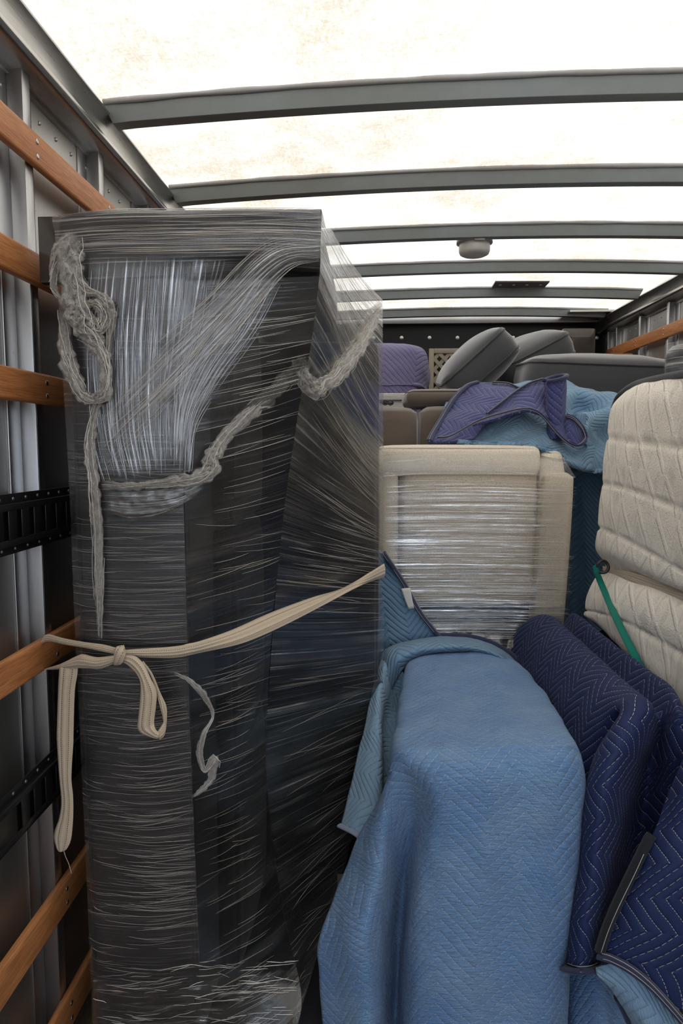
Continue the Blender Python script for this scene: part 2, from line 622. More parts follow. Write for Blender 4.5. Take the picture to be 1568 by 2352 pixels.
M['roof'] = roof_mat()
M['q_blue'] = m_quilt('blue_quilted_cloth', (.135, .265, .50), (.60, .60, .62), (.25, .39, .55), .65, stitch_a=.6, puff=.42, pucker=1.5, spacing=.0275, period=.165)
M['q_pale'] = m_quilt('pale_blue_quilted_cloth', (.24, .40, .57), (.10, .15, .22), (.33, .47, .60), .6, vert=True, stitch_a=.5, puff=.5, pucker=.6)
M['q_sky'] = m_quilt('sky_blue_quilted_cloth', (.165, .295, .445), (.33, .43, .52), (.24, .36, .46), .5, stitch_a=.25, spacing=.027)
M['q_teal'] = m_quilt('dark_blue_quilted_cloth', (.10, .20, .32), (.15, .22, .3), (.15, .24, .34), .5, stitch_a=.3)
M['q_navy'] = m_quilt('navy_quilted_cloth', (.017, .028, .095), (.72, .70, .66), (.024, .037, .115), .5, vert=True, stitch_a=.72, stitch_w=.024, spacing=.030, period=.158, pucker=.25, rough=.6, sheen=.02, puff=.5)
M['q_navy_u'] = m_quilt('navy_quilted_reverse', (.050, .058, .18), (.45, .45, .55), (.085, .09, .22), .5, stitch_a=.75, spacing=.030, pucker=.25, rough=.65)
M['q_violet'] = m_quilt('violet_quilted_cloth', (.185, .165, .30), (.30, .27, .42), (.25, .215, .37), .5, stitch_a=.2, spacing=.038, period=.42)
M['bind_navy'] = m_fabric('navy_binding_tape', (.035, .04, .095), .8, 500, .4)
M['bind_black'] = m_fabric('black_binding_tape', (.016, .017, .024), .8, 500, .4)
M['bind_pale'] = m_fabric('faded_binding_tape', (.33, .37, .50), .8, 500, .3)
M['thread'] = m_plain('pale_thread', (.42, .40, .37), .8)
M['tag'] = m_plain('white_woven_label', (.68, .66, .60), .8)
M['grey_velvet'] = m_fabric('grey_velvet', (.068, .070, .075), .8, 300, .25, sheen=.8)
M['grey_pipe'] = m_fabric('grey_piping', (.045, .046, .05), .8, 300, .25, sheen=.4)
M['brown_suede'] = m_fabric('brown_microsuede', (.135, .105, .085), .85, 300, .25, sheen=.6)
M['charcoal'] = m_fabric('charcoal_linen', (.026, .025, .029), .85, 900, .6, sheen=.1)
M['charcoal_d'] = m_fabric('charcoal_cushion', (.024, .019, .018), .85, 900, .5, sheen=.1)
M['beige'] = m_fabric('beige_tweed', (.80, .68, .53), .85, 420, .75, sheen=.1, dark=.42)
M['beige_lt'] = m_fabric('beige_tweed_arm', (.87, .77, .63), .85, 420, .6, sheen=.1, dark=.45)
M['dust'] = m_plain('black_dust_cover', (.012, .014, .014), .7)
M['black_rubber'] = m_plain('black_plastic', (.015, .015, .016), .4)
M['gloss_dark'] = m_plain('dark_gloss_surface', (.055, .045, .038), .16, 0, .3, 8)
M['lattice'] = m_plain('tan_plastic_lattice', (.30, .255, .19), .6, 0, .12, 15)
M['ledge'] = m_wood('whitewashed_boards', (.55, .53, .48), (.68, .66, .62), 0, .6)
M['web'] = m_web('cotton_webbing', (.66, .53, .385))
M['web_pale'] = m_web('pale_cotton_webbing', (.58, .49, .37))
M['green_web'] = m_fabric('green_polyester_webbing', (.0, .20, .145), .6, 800, .4, sheen=.1)
M['lamp_white'] = m_plain('white_lamp_plastic', (.55, .53, .50), .45)
M['lamp_ring'] = m_plain('grey_lamp_ring', (.35, .34, .33), .5)
M['patch'] = m_plain('brown_patch_plate', (.12, .095, .085), .5)

M['film_hug'] = m_film('film_hugging', .02, .30, .014, .13, 2.2, 300, .8, 50, .2, bump=.35, thr=.54)
M['film_milky'] = m_film('film_milky', .03, .5, .03, .26, 2.0, 240, .8, 40, .2, bump=.5, thr=.52)
M['film_up'] = m_film('film_pulled_upright', .03, 1.2, .03, .16, 3.0, 170, 1.0, 34, .13, tint=(.80, .84, .92), bump=.8, thr=.55, faded=True)  # bluish tint paints the sky's reflection into the streaks
M['film_clear'] = m_film('film_clear', .02, .4, .015, .16, 1.6, 110, .6, 26, .12, bump=.5, thr=.60, blotch=3.0)
M['film_side'] = m_film('film_taut_side', .03, .6, .02, .30, 1.1, 140, .5, 40, .10, bump=.45, thr=.56)
M['film_band'] = m_film('film_pulled_band', .03, .9, .035, .30, 2.2, 220, 1.0, 60, .15, bump=.9, thr=.52, faded=True)
M['film_glare'] = m_film('film_wet_glare', .09, 1.8, .02, .12, 1.5, 120, .6, 34, .12, bump=1.0, thr=.52, blotch=4.5, faded=True, bmin=.0)
M['film_foot'] = m_film('film_crumpled_foot', .02, 1.2, .008, .14, 9, 60, 3, 20, .12, bump=1.0, thr=.58, faded=True)


def m_rope():
    k = NT('film_twisted_rope')
    n = k.noise(k.coord('UV', (34, 260, 1)), 1, 5, .7, 1.2)
    n2 = k.noise(k.coord('Object', (1, 1, 1)), 90, 5, .7, .6)
    h = k.math('ADD', n, k.math('MULTIPLY', n2, 1.2))
    nr = k.bump(h, 1.0, .008)
    gl = k.n('BsdfGlossy', None, Color=(.98, .97, .95), Roughness=.16, Normal=nr)
    df = k.n('BsdfDiffuse', None, Color=(.95, .90, .84), Normal=nr)
    tl = k.n('BsdfTranslucent', None, Color=(.88, .84, .78))
    tr = k.n('BsdfTransparent')
    a = k.n('MixShader', None, i0=.40, i1=df, i2=tl)
    b = k.n('MixShader', None, i0=.2, i1=a, i2=gl)
    al = k.ramp(k.math('ADD', k.math('MULTIPLY', n, .6), k.math('MULTIPLY', n2, .4)), [(.30, .15), (.45, .62), (.56, .97)])
    al = k.math('MULTIPLY', al, k.n('Attribute', {'attribute_name': 'fade'}).outputs['Fac'])
    return k.end(k.n('MixShader', None, i0=al, i1=tr, i2=b))


M['rope'] = m_rope()


def m_thread():
    k = NT('film_thread')
    gl = k.n('BsdfGlossy', None, Color=(1, .97, .92), Roughness=.25)
    df = k.n('BsdfDiffuse', None, Color=(.80, .74, .66))  # cream tint paints the roof's reflection into the threads
    tr = k.n('BsdfTransparent')
    b = k.n('MixShader', None, i0=.4, i1=df, i2=gl)
    return k.end(k.n('MixShader', None, i0=.62, i1=tr, i2=b))


M['film_thread'] = m_thread()


def m_thread_sky():
    k = NT('film_thread_sky_tint')
    gl = k.n('BsdfGlossy', None, Color=(.95, .98, 1), Roughness=.22)
    df = k.n('BsdfDiffuse', None, Color=(.76, .81, .90))  # bluish copy of the thread material, reflected sky put into its colour
    tr = k.n('BsdfTransparent')
    b = k.n('MixShader', None, i0=.55, i1=df, i2=gl)
    return k.end(k.n('MixShader', None, i0=.75, i1=tr, i2=b))


M['film_thread_sky'] = m_thread_sky()


def m_mattress():
    k = NT('knitted_mattress_ticking')
    tc = k.n('TexCoord')
    sp = k.n('SeparateXYZ', None, i0=tc.outputs['UV'])
    u, v = sp.outputs[0], sp.outputs[1]
    s = 1 / .115
    # long leaning ribs crossing each other
    a = k.math('PINGPONG', k.math('ADD', k.math('MULTIPLY', u, s), k.math('MULTIPLY', v, s * .42)), .5)
    b = k.math('PINGPONG', k.math('SUBTRACT', k.math('MULTIPLY', u, s), k.math('MULTIPLY', v, s * .62)), .5)
    ra = k.ramp(a, [(.0, 1.0), (.06, .9), (.12, 0.0)])
    rb = k.ramp(b, [(.0, 1.0), (.06, .9), (.12, 0.0)])
    rib = k.math('MAXIMUM', ra, rb)
    dots = k.n('TexVoronoi', None, Vector=k.coord('UV'), Scale=150.0)
    dz = k.ramp(dots.outputs[0], [(.1, 1.0), (.5, 0.0)])
    # grey hatched lozenges
    cell = k.math('MULTIPLY', k.math('GREATER_THAN', a, .20), k.math('GREATER_THAN', b, .24))
    par = k.math('GREATER_THAN', k.math('FRACT', k.math('ADD', k.math('MULTIPLY', u, s * .5), k.math('MULTIPLY', v, .9 * s * .5))), .52)
    hatch = k.math('GREATER_THAN', k.math('FRACT', k.math('MULTIPLY', k.math('ADD', u, k.math('MULTIPLY', v, .6)), 330.0)), .5)
    rnd = k.noise(k.coord('UV', (700, 700, 1)), 1, 2, .6)
    gz = k.math('MULTIPLY', k.math('MULTIPLY', cell, par), k.math('MAXIMUM', k.math('MULTIPLY', hatch, .35), k.ramp(rnd, [(.45, .1), (.6, .7)])))
    wob = k.noise(k.coord('UV'), 14, 3, .6)
    gz = k.math('MULTIPLY', gz, k.ramp(wob, [(.42, .15), (.6, 1.0)]))
    c = k.mix(k.math('MULTIPLY', gz, .85), (.88, .80, .69), (.36, .33, .325))
    c = k.mix(k.math('MULTIPLY', rib, .35), c, (.86, .80, .71))
    h = k.math('ADD', k.math('MULTIPLY', rib, .8), k.math('ADD', k.math('MULTIPLY', dz, .22), k.math('MULTIPLY', wob, .5)))
    return k.end(k.bsdf(c, .85, 0, k.bump(h, .8, .005), .25, .2))


M['ticking'] = m_mattress()

# ------------------------------------------------------------------ the truck box
CZ = 1.56
XL, XR = -0.81, 1.75          # wall sheets
SL, SR = -0.75, 1.69          # inner face of the wooden rails
YB, YF = -0.9, 5.30           # rear opening, front wall


def structure(name, mb, mat, label=None, bevel=0.0, smooth=False):
    o = mb.done(name, mat, None, smooth, bevel)
    o['kind'] = 'structure'
    if label: o['label'] = label
    return o


m = MB(); m.box((XL, YB, -.06), (XR, YF + .05, 0)); structure('floor', m, M['floor'], 'dark worn plank floor of the truck box')
m = MB(); m.box((XL - .03, YB, 0), (XL, YF + .05, 2.52))
for k in range(34):
    y = 1.0 + k * .0885
    m.lathe([(.0055, 0), (.005, .003), (.002, .005)], (XL, y, CZ + .785), 'x', 10)
structure('wall_left', m, M['alu'], 'bare aluminium sheet wall of the truck box on the left, with a row of rivets')
m = MB(); m.box((XR, YB, 0), (XR + .03, YF + .05, 2.52))
for k in range(18):
    y = 3.2 + k * .1
    m.lathe([(.0055, 0), (.005, -.003), (.002, -.005)], (XR, y, CZ + .785), 'x', 10)
structure('wall_right', m, M['alu'], 'bare aluminium sheet wall of the truck box on the right')
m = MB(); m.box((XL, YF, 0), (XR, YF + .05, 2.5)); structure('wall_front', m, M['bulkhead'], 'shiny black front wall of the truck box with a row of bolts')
m = MB()
for px in range(858, 1400, 64):
    p = P(px, 776, YF)
    m.lathe([(.014, 0), (.014, -.004), (.009, -.006), (.009, -.012), (.004, -.013)], (p[0], YF, p[2]), 'y', 12)
structure('trim_1', m, M['bolt'], 'row of bright bolt heads on the black front wall', smooth=False)


def arch(x):
    return 2.495 + .0323 * x - .0223 * x * x      # underside of the roof bows


# roof skin
nx = 41
V = []; Fc = []
xs = np.linspace(XL + .01, XR - .01, nx)
ys = np.linspace(YB, YF + .03, 77)
for y in ys:
    for x in xs:
        V.append((x, y, arch(x) + .062))
Fc = grid_faces(len(ys), nx)
roof = build('ceiling', V, Fc, M['roof'])
tag(roof, 'glowing cream fibreglass roof with daylight coming through', None, None, 'structure')

# top rails along both walls
for nm, xs_, sg in (('trim_2', XL, 1), ('trim_3', XR, -1)):
    pr = [(0, .835), (.06, .842), (.070, .846), (.076, .856), (.074, .868), (.062, .876), (.074, .925), (.080, .932), (.080, .938), (0, .99)]
    m = MB(); m.prism_y([(xs_ + sg * a, CZ + b - .009 + (.012 if sg < 0 else 0)) for a, b in pr], YB, YF)
    structure(nm, m, M['alu_rail'], 'bright aluminium top rail along the %s wall' % ('left' if sg > 0 else 'right'), .002)
    m = MB(); m.box((min(xs_, xs_ + sg * .012), YB, CZ + .79 + .03), (max(xs_, xs_ + sg * .012), YF, CZ + .85))
    structure(nm.replace('2', '4').replace('3', '5'), m, M['alu_rail'], 'flat header strip under the top rail of the %s wall' % ('left' if sg > 0 else 'right'))
# front header
m = MB(); m.box((XL, YF - .05, CZ + .925), (XR, YF, CZ + .975)); structure('trim_6', m, M['alu_stud'], 'aluminium header across the top of the front wall', .003)
p = P(1290, 741, YF - .1)
m = MB(); m.box((p[0], YF - .30, CZ + .955), (XR - .02, YF - .045, CZ + .968)); structure('trim_7', m, M['alu_rail'], 'aluminium gusset plate in the front right roof corner')

# roof bows -----------------------------------------------------------------
BY = [1.965 + .62 * k for k in range(6)]
for i, y in enumerate(BY):
    lab = ['grey steel roof bow closest overhead, first across the glowing roof',
           'grey steel roof bow second overhead, right above the wrapped sofa top',
           'grey steel roof bow with the dome lamp hanging from it',
           'grey steel roof bow between the dome lamp and the brown patch plate',
           'grey steel roof bow that touches the brown patch plate',
           'grey steel roof bow last before the black front wall'][i]
    root = empty('roof_bow', (.47, y, 2.50))
    tag(root, lab, 'roof bow', 'roof bows')
    xs = np.linspace(XL + .062, XR - .062, 33)
    m = MB()
    V = []; n = 8
    for x in xs:
        z = arch(x)
        cut = .026 * (1 if x == xs[0] else -1 if x == xs[-1] else 0)     # mitred ends
        V += [(x + cut, y, z), (x + cut, y + .044, z), (x, y + .044, z + .05), (x, y + .047, z + .05), (x, y + .047, z + .054), (x, y - .003, z + .054), (x, y - .003, z + .05), (x, y, z + .05)]
    Fc = [(a * n + b, a * n + (b + 1) % n, (a + 1) * n + (b + 1) % n, (a + 1) * n + b) for a in range(len(xs) - 1) for b in range(n)]
    Fc += [tuple(range(n)), tuple((len(xs) - 1) * n + b for b in range(n))[::-1]]
    m.add(V, Fc)
    m.done('channel', M['bow'], root, False, .003)
    m = MB()
    xs2 = np.linspace(XL + .064, XR - .064, 120)
    pts = [(x, y - .004, arch(x) + .056 + .0015 * mnoise.noise(Vector((x * 9, y, 0)))) for x in xs2]
    m.tube(pts, [.0075 + .0025 * mnoise.noise(Vector((x * 7, y * 3, 4))) for x in xs2], 8)
    m.done('sealant_bead', M['sealant'], root, True)

# wall studs ----------------------------------------------------------------
def stud(x0, sg, y, lab, grp):
    root = empty('wall_stud', (x0, y, 0))
    tag(root, lab, 'wall stud', grp)
    d = .040
    top = CZ + .835
    m = MB()
    pr = [(0, -.05), (.004, -.05), (.004, -.002), (.0, 0)]
    def bx(a0, a1, y0, y1):
        m.box((min(x0 + sg * a0, x0 + sg * a1), y + y0, 0), (max(x0 + sg * a0, x0 + sg * a1), y + y1, top))
    bx(0, .004, -.055, .0)
    bx(0, d, .0, .004)
    bx(d - .004, d, .004, .036)
    bx(0, d, .032, .036)
    bx(0, .004, .036, .062)
    m.done('channel', M['alu_stud'], root, False, .0012)
    return root


LS = ['beside the near end of the rails', 'half hidden by the wrapped sofa', 'just above the wrapped sofa top']
for k in range(8):
    y = 1.552 + .4245 * k
    lab = ['aluminium wall stud standing between the open rails and the wrapped sofa',
           'aluminium wall stud showing above the top wooden rail, next to the sofa corner',
           'short visible end of an aluminium wall stud right above the sofa top'][k] if k < 3 else 'aluminium wall stud on the left wall behind the wrapped sofa'
    stud(XL, 1, y, lab, 'wall studs on the left')
RLAB = {10: 'aluminium wall stud on the right wall, next to the front corner', 9: 'aluminium wall stud on the right wall, second from the front corner',
        8: 'aluminium wall stud on the right wall, third from the front corner', 7: 'aluminium wall stud on the right wall, just left of the grey wrapped roll'}
for k in range(6, 11):
    y = min(1.552 + .4245 * (k - 1), 5.12)
    stud(XR, -1, y, RLAB.get(k, 'aluminium wall stud on the right wall beside the white mattress'), 'wall studs on the right')

# wooden rails -----------------------------------------------------------------
def rail(x, sg, z0, z1, lab, y0, y1, ks, scr=True):
    root = empty('tie_rail', (x, (y0 + y1) / 2, z0))
    tag(root, lab, 'wooden rail', 'wooden tie rails')
    m = MB(); m.box((min(x, x - sg * .02), y0, z0), (max(x, x - sg * .02), y1, z1))
    m.done('board', M['wood'], root, False, .007, segs=3)
    if scr:
        for y in ks:
            for f in (.28, .72):
                s = MB(); s.lathe([(.0065, 0), (.006, .0012), (.003, .0016)] if sg > 0 else [(.0065, 0), (.006, -.0012), (.003, -.0016)], (x, y, z0 + (z1 - z0) * f), 'x', 10)
                s.done('screw', M['screw'], root, True)
    return root


SY = [1.552 + .018, 1.9765 + .018, 2.401 + .018]
for z1, z0, lab in ((.703, .630, 'varnished wooden tie rail on the left wall, topmost, running behind the sofa top'),
                    (.437, .365, 'varnished wooden tie rail on the left wall that ends at the dark film panel'),
                    (.169, .099, 'varnished wooden tie rail on the left wall just above the black slotted track'),
                    (-.440, -.514, 'varnished wooden tie rail on the left wall that the tan strap is tied to'),
                    (-1.067, -1.150, 'varnished wooden tie rail on the left wall below the lower slotted track'),
                    (-1.372, -1.462, 'varnished wooden tie rail on the left wall, lowest, near the floor')):
    rail(SL, 1, CZ + z0, CZ + z1, lab, .55, 5.1, SY)
rail(SR, -1, CZ + .630, CZ + .703, 'varnished wooden tie rail slanting along the right wall behind the grey cushions', .9, 5.1, [4.117, 4.541, 4.966])
rail(SR, -1, CZ + .365, CZ + .437, 'short stub of wooden tie rail low on the right wall, by the grey wrapped roll', .9, 5.1, [4.117, 4.541, 4.966])

# slotted cargo tracks ------------------------------------------------------------
def track(x, sg, z0, z1, lab, y0=.9, n=78, pitch=.0535, first=1.35):
    root = empty('slotted_track', (x, 2.9, z0))
    tag(root, lab, 'slotted track', 'slotted cargo tracks')
    zc = (z0 + z1) / 2
    h = (z1 - z0)
    face = x + sg * .004
    a, b = zc - .030, zc + .030
    m = MB()
    def bx(xa, xb, ya, yb, za, zb):
        m.box((min(xa, xb), ya, za), (max(xa, xb), yb, zb))
    y1 = 5.1
    bx(x - sg * .012, x - sg * .010, y0, y1, z0, z1)
    # flanges, raised box with slots
    bx(x - sg * .012, x - sg * .009, y0, y1, z0, z0 + .022)
    bx(x - sg * .012, x - sg * .009, y0, y1, z1 - .022, z1)
    bx(x - sg * .010, face, y0, y1, z0 + .020, z0 + .023)
    bx(x - sg * .010, face, y0, y1, z1 - .023, z1 - .020)
    bx(face - sg * .003, face, y0, y1, z0 + .021, a)
    bx(face - sg * .003, face, y0, y1, b, z1 - .021)
    ys_ = [first + k * pitch for k in range(int((y1 - first) / pitch))]
    prev = y0
    for y in ys_:
        bx(face - sg * .003, face, prev, y, a, b)
        bx(face - sg * .012, face - sg * .003, y - .003, y, a, b)
        prev = y + .021
    bx(face - sg * .003, face, prev, y1, a, b)
    m.done('channel', M['black_steel'], root, False, .0012)
    k = 0
    for y in ys_[:10]:
        for z in (z0 + .011, z1 - .011):
            s = MB(); s.lathe([(.0042, 0), (.0036, sg * .0018), (.002, sg * .0026)], (x - sg * .009, y + .010, z), 'x', 10)
            s.done('rivet', M['rivet_dark'], root, True)
    return root


track(SL, 1, CZ - .225, CZ - .097, 'black slotted cargo track on the left wall, upper, above the tan strap')
track(SL, 1, CZ - .847, CZ - .723, 'black slotted cargo track on the left wall, lower, behind the hanging strap end')

# dome lamp and patch plate on the roof ---------------------------------------------
p = P(1085, 562, 3.36)
root = empty('dome_lamp', (p[0], 3.36, arch(p[0])))
tag(root, 'small round white dome lamp hanging under a roof bow', 'lamp')
zt = arch(p[0]) + .012
m = MB(); m.lathe([(.083, 0), (.083, -.014), (.07, -.016)], (p[0], 3.30, zt), 'z', 36); m.done('base_ring', M['lamp_ring'], root, True)
m = MB(); m.lathe([(.070, -.01), (.072, -.03), (.071, -.05), (.066, -.062), (.052, -.069), (.03, -.071), (.01, -.072)], (p[0], 3.30, zt), 'z', 36); m.done('lamp_cover', M['lamp_white'], root, True)
m = MB(); m.box((p[0] - .012, 3.215, zt - .022), (p[0] + .035, 3.24, zt - .012)); m.done('clip', M['lamp_ring'], root, False, .002)

# brown plate
z = arch(.8) + .050
c = [PZ(1125, 668, z), PZ(1243, 668, z), PZ(1262, 648, z), PZ(1137, 648, z)]
y0, y1 = c[0][1], c[2][1]
root = empty('patch_plate', ((c[0][0] + c[1][0]) / 2, y1 + .05, z))
tag(root, 'dark brown patch plate riveted under the roof beside the right wall', 'patch plate')
cc = [c[3], c[2], c[1] , c[0]]
V = [(a[0], a[1], z) for a in c] + [(a[0], a[1], z + .008) for a in c]
build('plate', V, [(0, 1, 2, 3), (4, 7, 6, 5), (0, 4, 5, 1), (1, 5, 6, 2), (2, 6, 7, 3), (3, 7, 4, 0)], M['patch'], root, smooth=False)
for f in (.12, .37, .62, .87):
    for g in (.72,):
        q = (1 - f) * ((1 - g) * c[0] + g * c[3]) + f * ((1 - g) * c[1] + g * c[2])
        m = MB(); m.lathe([(.011, 0), (.008, -.004), (.003, -.006)], (q[0], q[1], z), 'z', 10)
        m.done('rivet', M['bolt'], root, True)

# ------------------------------------------------------------------ film ropes and threads
def rope(name, path, rads, parent, n=26, m=None, seed=0.0, strands=14):
    """Gathered strand of stretch film along (px, py, depth) points: crumpled sheets plus fine fibres."""
    pts = np.array([P(*c) for c in path])
    m = m or max(30, len(path) * 12)
    q = curve_pts(pts, m)
    r = np.clip(curve_pts(np.array(rads)[:, None], m)[:, 0] * 1.45, .0008, None)
    t = np.gradient(q, axis=0); t /= np.linalg.norm(t, axis=1, keepdims=True) + 1e-9
    toc = CAM - q; toc /= np.linalg.norm(toc, axis=1, keepdims=True)
    side = np.cross(t, toc); side /= np.linalg.norm(side, axis=1, keepdims=True) + 1e-9
    out = np.cross(side, t)
    mb = MB(); fd = []
    R = np.random.default_rng(int(seed * 1000) + 5)
    nz = lambda a, b, c: mnoise.noise(Vector((a, b, c)))
    for k in range(3):
        nu = 15
        V = []; uv = []; L = 0
        for i in range(m):
            if i: L += np.linalg.norm(q[i] - q[i - 1])
            wd = r[i] * (.75 + .55 * nz(i * .16, seed + k, 0))
            cx = r[i] * .45 * nz(i * .2, seed * 2 + k * 3, 3)
            for j in range(nu):
                s_ = j / (nu - 1) * 2 - 1
                h = r[i] * (.55 * math.sqrt(max(0, 1 - s_ * s_ * .95)) + .55 * nz(i * .22, s_ * 3.2 + k * 7, seed) + .28 * nz(i * .6, s_ * 8, seed + k))
                V.append(q[i] + side[i] * (s_ * wd + cx) + out[i] * (h - .25 * k * r[i] * .4) + t[i] * r[i] * .3 * nz(i * .5, s_ * 5, k + 9))
                uv.append((L, s_ * .012 + k))
        mb.add(V, grid_faces(m, nu), uv)
        fd += [min(1, 1.6 * (1 - abs(j / (nu - 1) * 2 - 1) ** 3)) * min(1, 12 * (min(i, m - 1 - i) + .3) / m) for i in range(m) for j in range(nu)]
    o = mb.done(name, M['rope'], parent, True)
    o.data.attributes.new('fade', 'FLOAT', 'POINT').data.foreach_set('value', np.array(fd, dtype=np.float32))
    mb = MB()
    for _ in range(strands):
        a, b = sorted(R.uniform(0, 1, 2))
        if b - a < .15: b = min(1, a + .25)
        i0, i1 = int(a * (m - 1)), int(b * (m - 1))
        if i1 - i0 < 6: continue
        s0, s1 = R.uniform(-1, 1, 2); hh = R.uniform(.3, 1.0)
        idx = range(i0, i1, 2)
        P_ = [q[i] + side[i] * r[i] * (s0 + (s1 - s0) * (i - i0) / (i1 - i0) + .25 * nz(i * .15, s0 * 5, seed)) + out[i] * (r[i] * hh + .002) for i in idx]
        if len(P_) > 3: mb.tube(P_, R.uniform(.00025, .0007), 4, cap=False)
    if mb.v: mb.done('film_fibre', M['film_thread'], o, True, kind='stuff')
    return o


def threads(name, g, count, parent, umin=.12, umax=.6, rad=(.00025, .0006), lift=.003, seed=1, vr=(0.02, .98), ur=(0, 1), drift=.02, sag=0.0, mat='film_thread'):
    """Loose pulled threads lying on a film surface g, all one part."""
    r = np.random.default_rng(seed)
    nv, nu = g.shape[:2]
    n = face_cam(g, normals(g))
    mb = MB()
    for _ in range(count):
        v0 = r.uniform(*vr)
        L = r.uniform(umin, umax)
        u0 = r.uniform(ur[0], max(ur[0] + 1e-3, ur[1] - L * .6))
        u1 = min(u0 + L, ur[1])
        dv = r.normal(0, drift)
        k = 9
        pts = []
        for t in np.linspace(0, 1, k):
            u = u0 + (u1 - u0) * t
            v = min(max(v0 + dv * t + sag * math.sin(math.pi * t), 0), 1)
            a, b = v * (nv - 1), u * (nu - 1)
            i, j = min(int(a), nv - 2), min(int(b), nu - 2)
            fa, fb = a - i, b - j
            p = (1 - fa) * ((1 - fb) * g[i, j] + fb * g[i, j + 1]) + fa * ((1 - fb) * g[i + 1, j] + fb * g[i + 1, j + 1])
            pts.append(p + n[i, j] * lift)
        R = r.uniform(*rad)
        mb.tube(pts, R * np.array([.35, .8, 1, 1, 1, 1, 1, .8, .35]), 4, cap=False)
    return mb.done(name, M[mat], parent, True, kind='stuff')


# ------------------------------------------------------------------ the wrapped sofa, stood on end
SY0 = 1.46
aL = P(132, 560, SY0)[0]; aR = P(731, 560, SY0)[0]
aT = P(430, 484, SY0)[2]; aB = P(660, 628, SY0 + .02)[2]
bL = P(163, 1000, SY0)[0]; bR = P(421, 1000, SY0)[0]
BT = P(800, 775, 2.12)[2]
sofa = empty('sofa', (-.35, 1.85, 0))
tag(sofa, 'charcoal fabric sofa stood on end and wrapped in clear stretch film, by the left wall', 'sofa')
def underroll(p):
    # the arm pad rolls back along its lower front edge
    q = np.array(p); t = max(0, (aB + .075 - q[2]) / .075)
    if q[1] < SY0 + .1: q[1] += .055 * t * t
    return q
rbox('arm', (aL, SY0, aB), (aR, 2.24, aT), .022, M['charcoal'], sofa, puff=.006, sub=18, warp=underroll)
rbox('arm', (aL, SY0, .0), (aR, 2.24, .13), .022, M['charcoal'], sofa, puff=.006)
rbox('seat_base', (bL, SY0 + .012, .10), (bR, 2.28, aB + .02), .018, M['charcoal'], sofa, puff=.003)
zz = [.14, .76, 1.36, aB - .01]
for a, b in zip(zz, zz[1:]):
    rbox('seat_cushion', (bR - .005, SY0 + .24, a), (bR + .06, 2.16, b - .006), .04, M['charcoal_d'], sofa, puff=.012)
rbox('backrest', (bR - .02, 2.20, .10), (P(868, 1100, 2.22)[0], 2.285, BT), .03, M['charcoal'], sofa, puff=.004)
mb = MB()
for x in (bL + .004, bR - .004):
    mb = MB()
    mb.tube([(x, SY0 + .014, z) for z in np.linspace(.12, aB, 30)], .0045, 8)
    mb.done('piping', M['charcoal'], sofa, True)

# film over the arm front and wrapped over its top
top = [[(129, 489, 1.52), (250, 478, 1.52), (430, 476, 1.52), (600, 474, 1.52), (731, 474, 1.50)],
       [(126, 494, 1.447), (250, 484, 1.447), (430, 482, 1.447), (600, 480, 1.447), (737, 480, 1.447)],
       [(126, 540, 1.444), (250, 530, 1.444), (430, 526, 1.444), (600, 524, 1.444), (738, 530, 1.444)],
       [(128, 575, 1.444), (250, 568, 1.444), (430, 564, 1.444), (600, 562, 1.446), (737, 570, 1.448)],
       [(130, 605, 1.446), (250, 600, 1.445), (430, 596, 1.448), (600, 590, 1.456), (736, 600, 1.460)],
       [(132, 640, 1.448), (250, 640, 1.446), (430, 628, 1.462), (600, 618, 1.488), (734, 626, 1.490)]]
top = grid(top)
for j in range(5):
    top[0, j] = (top[1, j, 0], 1.60, aT + .004)
    top[1, j, 2] = min(top[1, j, 2], aT + .003)
_, gA = sheet('stretch_film', top, 60, 40, M['film_milky'], sofa, amp=.0008, freq=28)
threads('film_thread', gA, 70, sofa, .25, .8, seed=3, drift=.02, vr=(.03, .70), rad=(.0002, .0005))
# over the seat base front
base_f = [[(132, 640, 1.45), (190, 640, 1.445), (300, 640, 1.445), (424, 640, 1.446)],
          [(146, 900, 1.45), (196, 900, 1.447), (300, 900, 1.447), (422, 905, 1.447)],
          [(158, 1100, 1.455), (205, 1105, 1.449), (310, 1105, 1.449), (421, 1105, 1.449)],
          [(170, 1400, 1.46), (213, 1405, 1.449), (315, 1410, 1.449), (429, 1405, 1.449)],
          [(184, 1700, 1.46), (224, 1705, 1.449), (325, 1715, 1.449), (437, 1700, 1.449)],
          [(200, 2050, 1.46), (236, 2060, 1.449), (340, 2070, 1.449), (452, 2060, 1.449)],
          [(214, 2400, 1.46), (247, 2410, 1.449), (345, 2420, 1.449), (466, 2400, 1.449)]]
_, gB = sheet('stretch_film', grid(base_f), 46, 120, M['film_hug'], sofa, amp=.0003, freq=8, seed=5)
threads('film_thread', gB, 230, sofa, .12, .6, seed=4, drift=.003, sag=.0008, rad=(.00012, .0003), vr=(.25, .98))
threads('film_thread', gB, 80, sofa, .3, .7, seed=14, drift=.004, sag=.001, vr=(.62, .88), ur=(.45, 1), rad=(.00015, .0004))
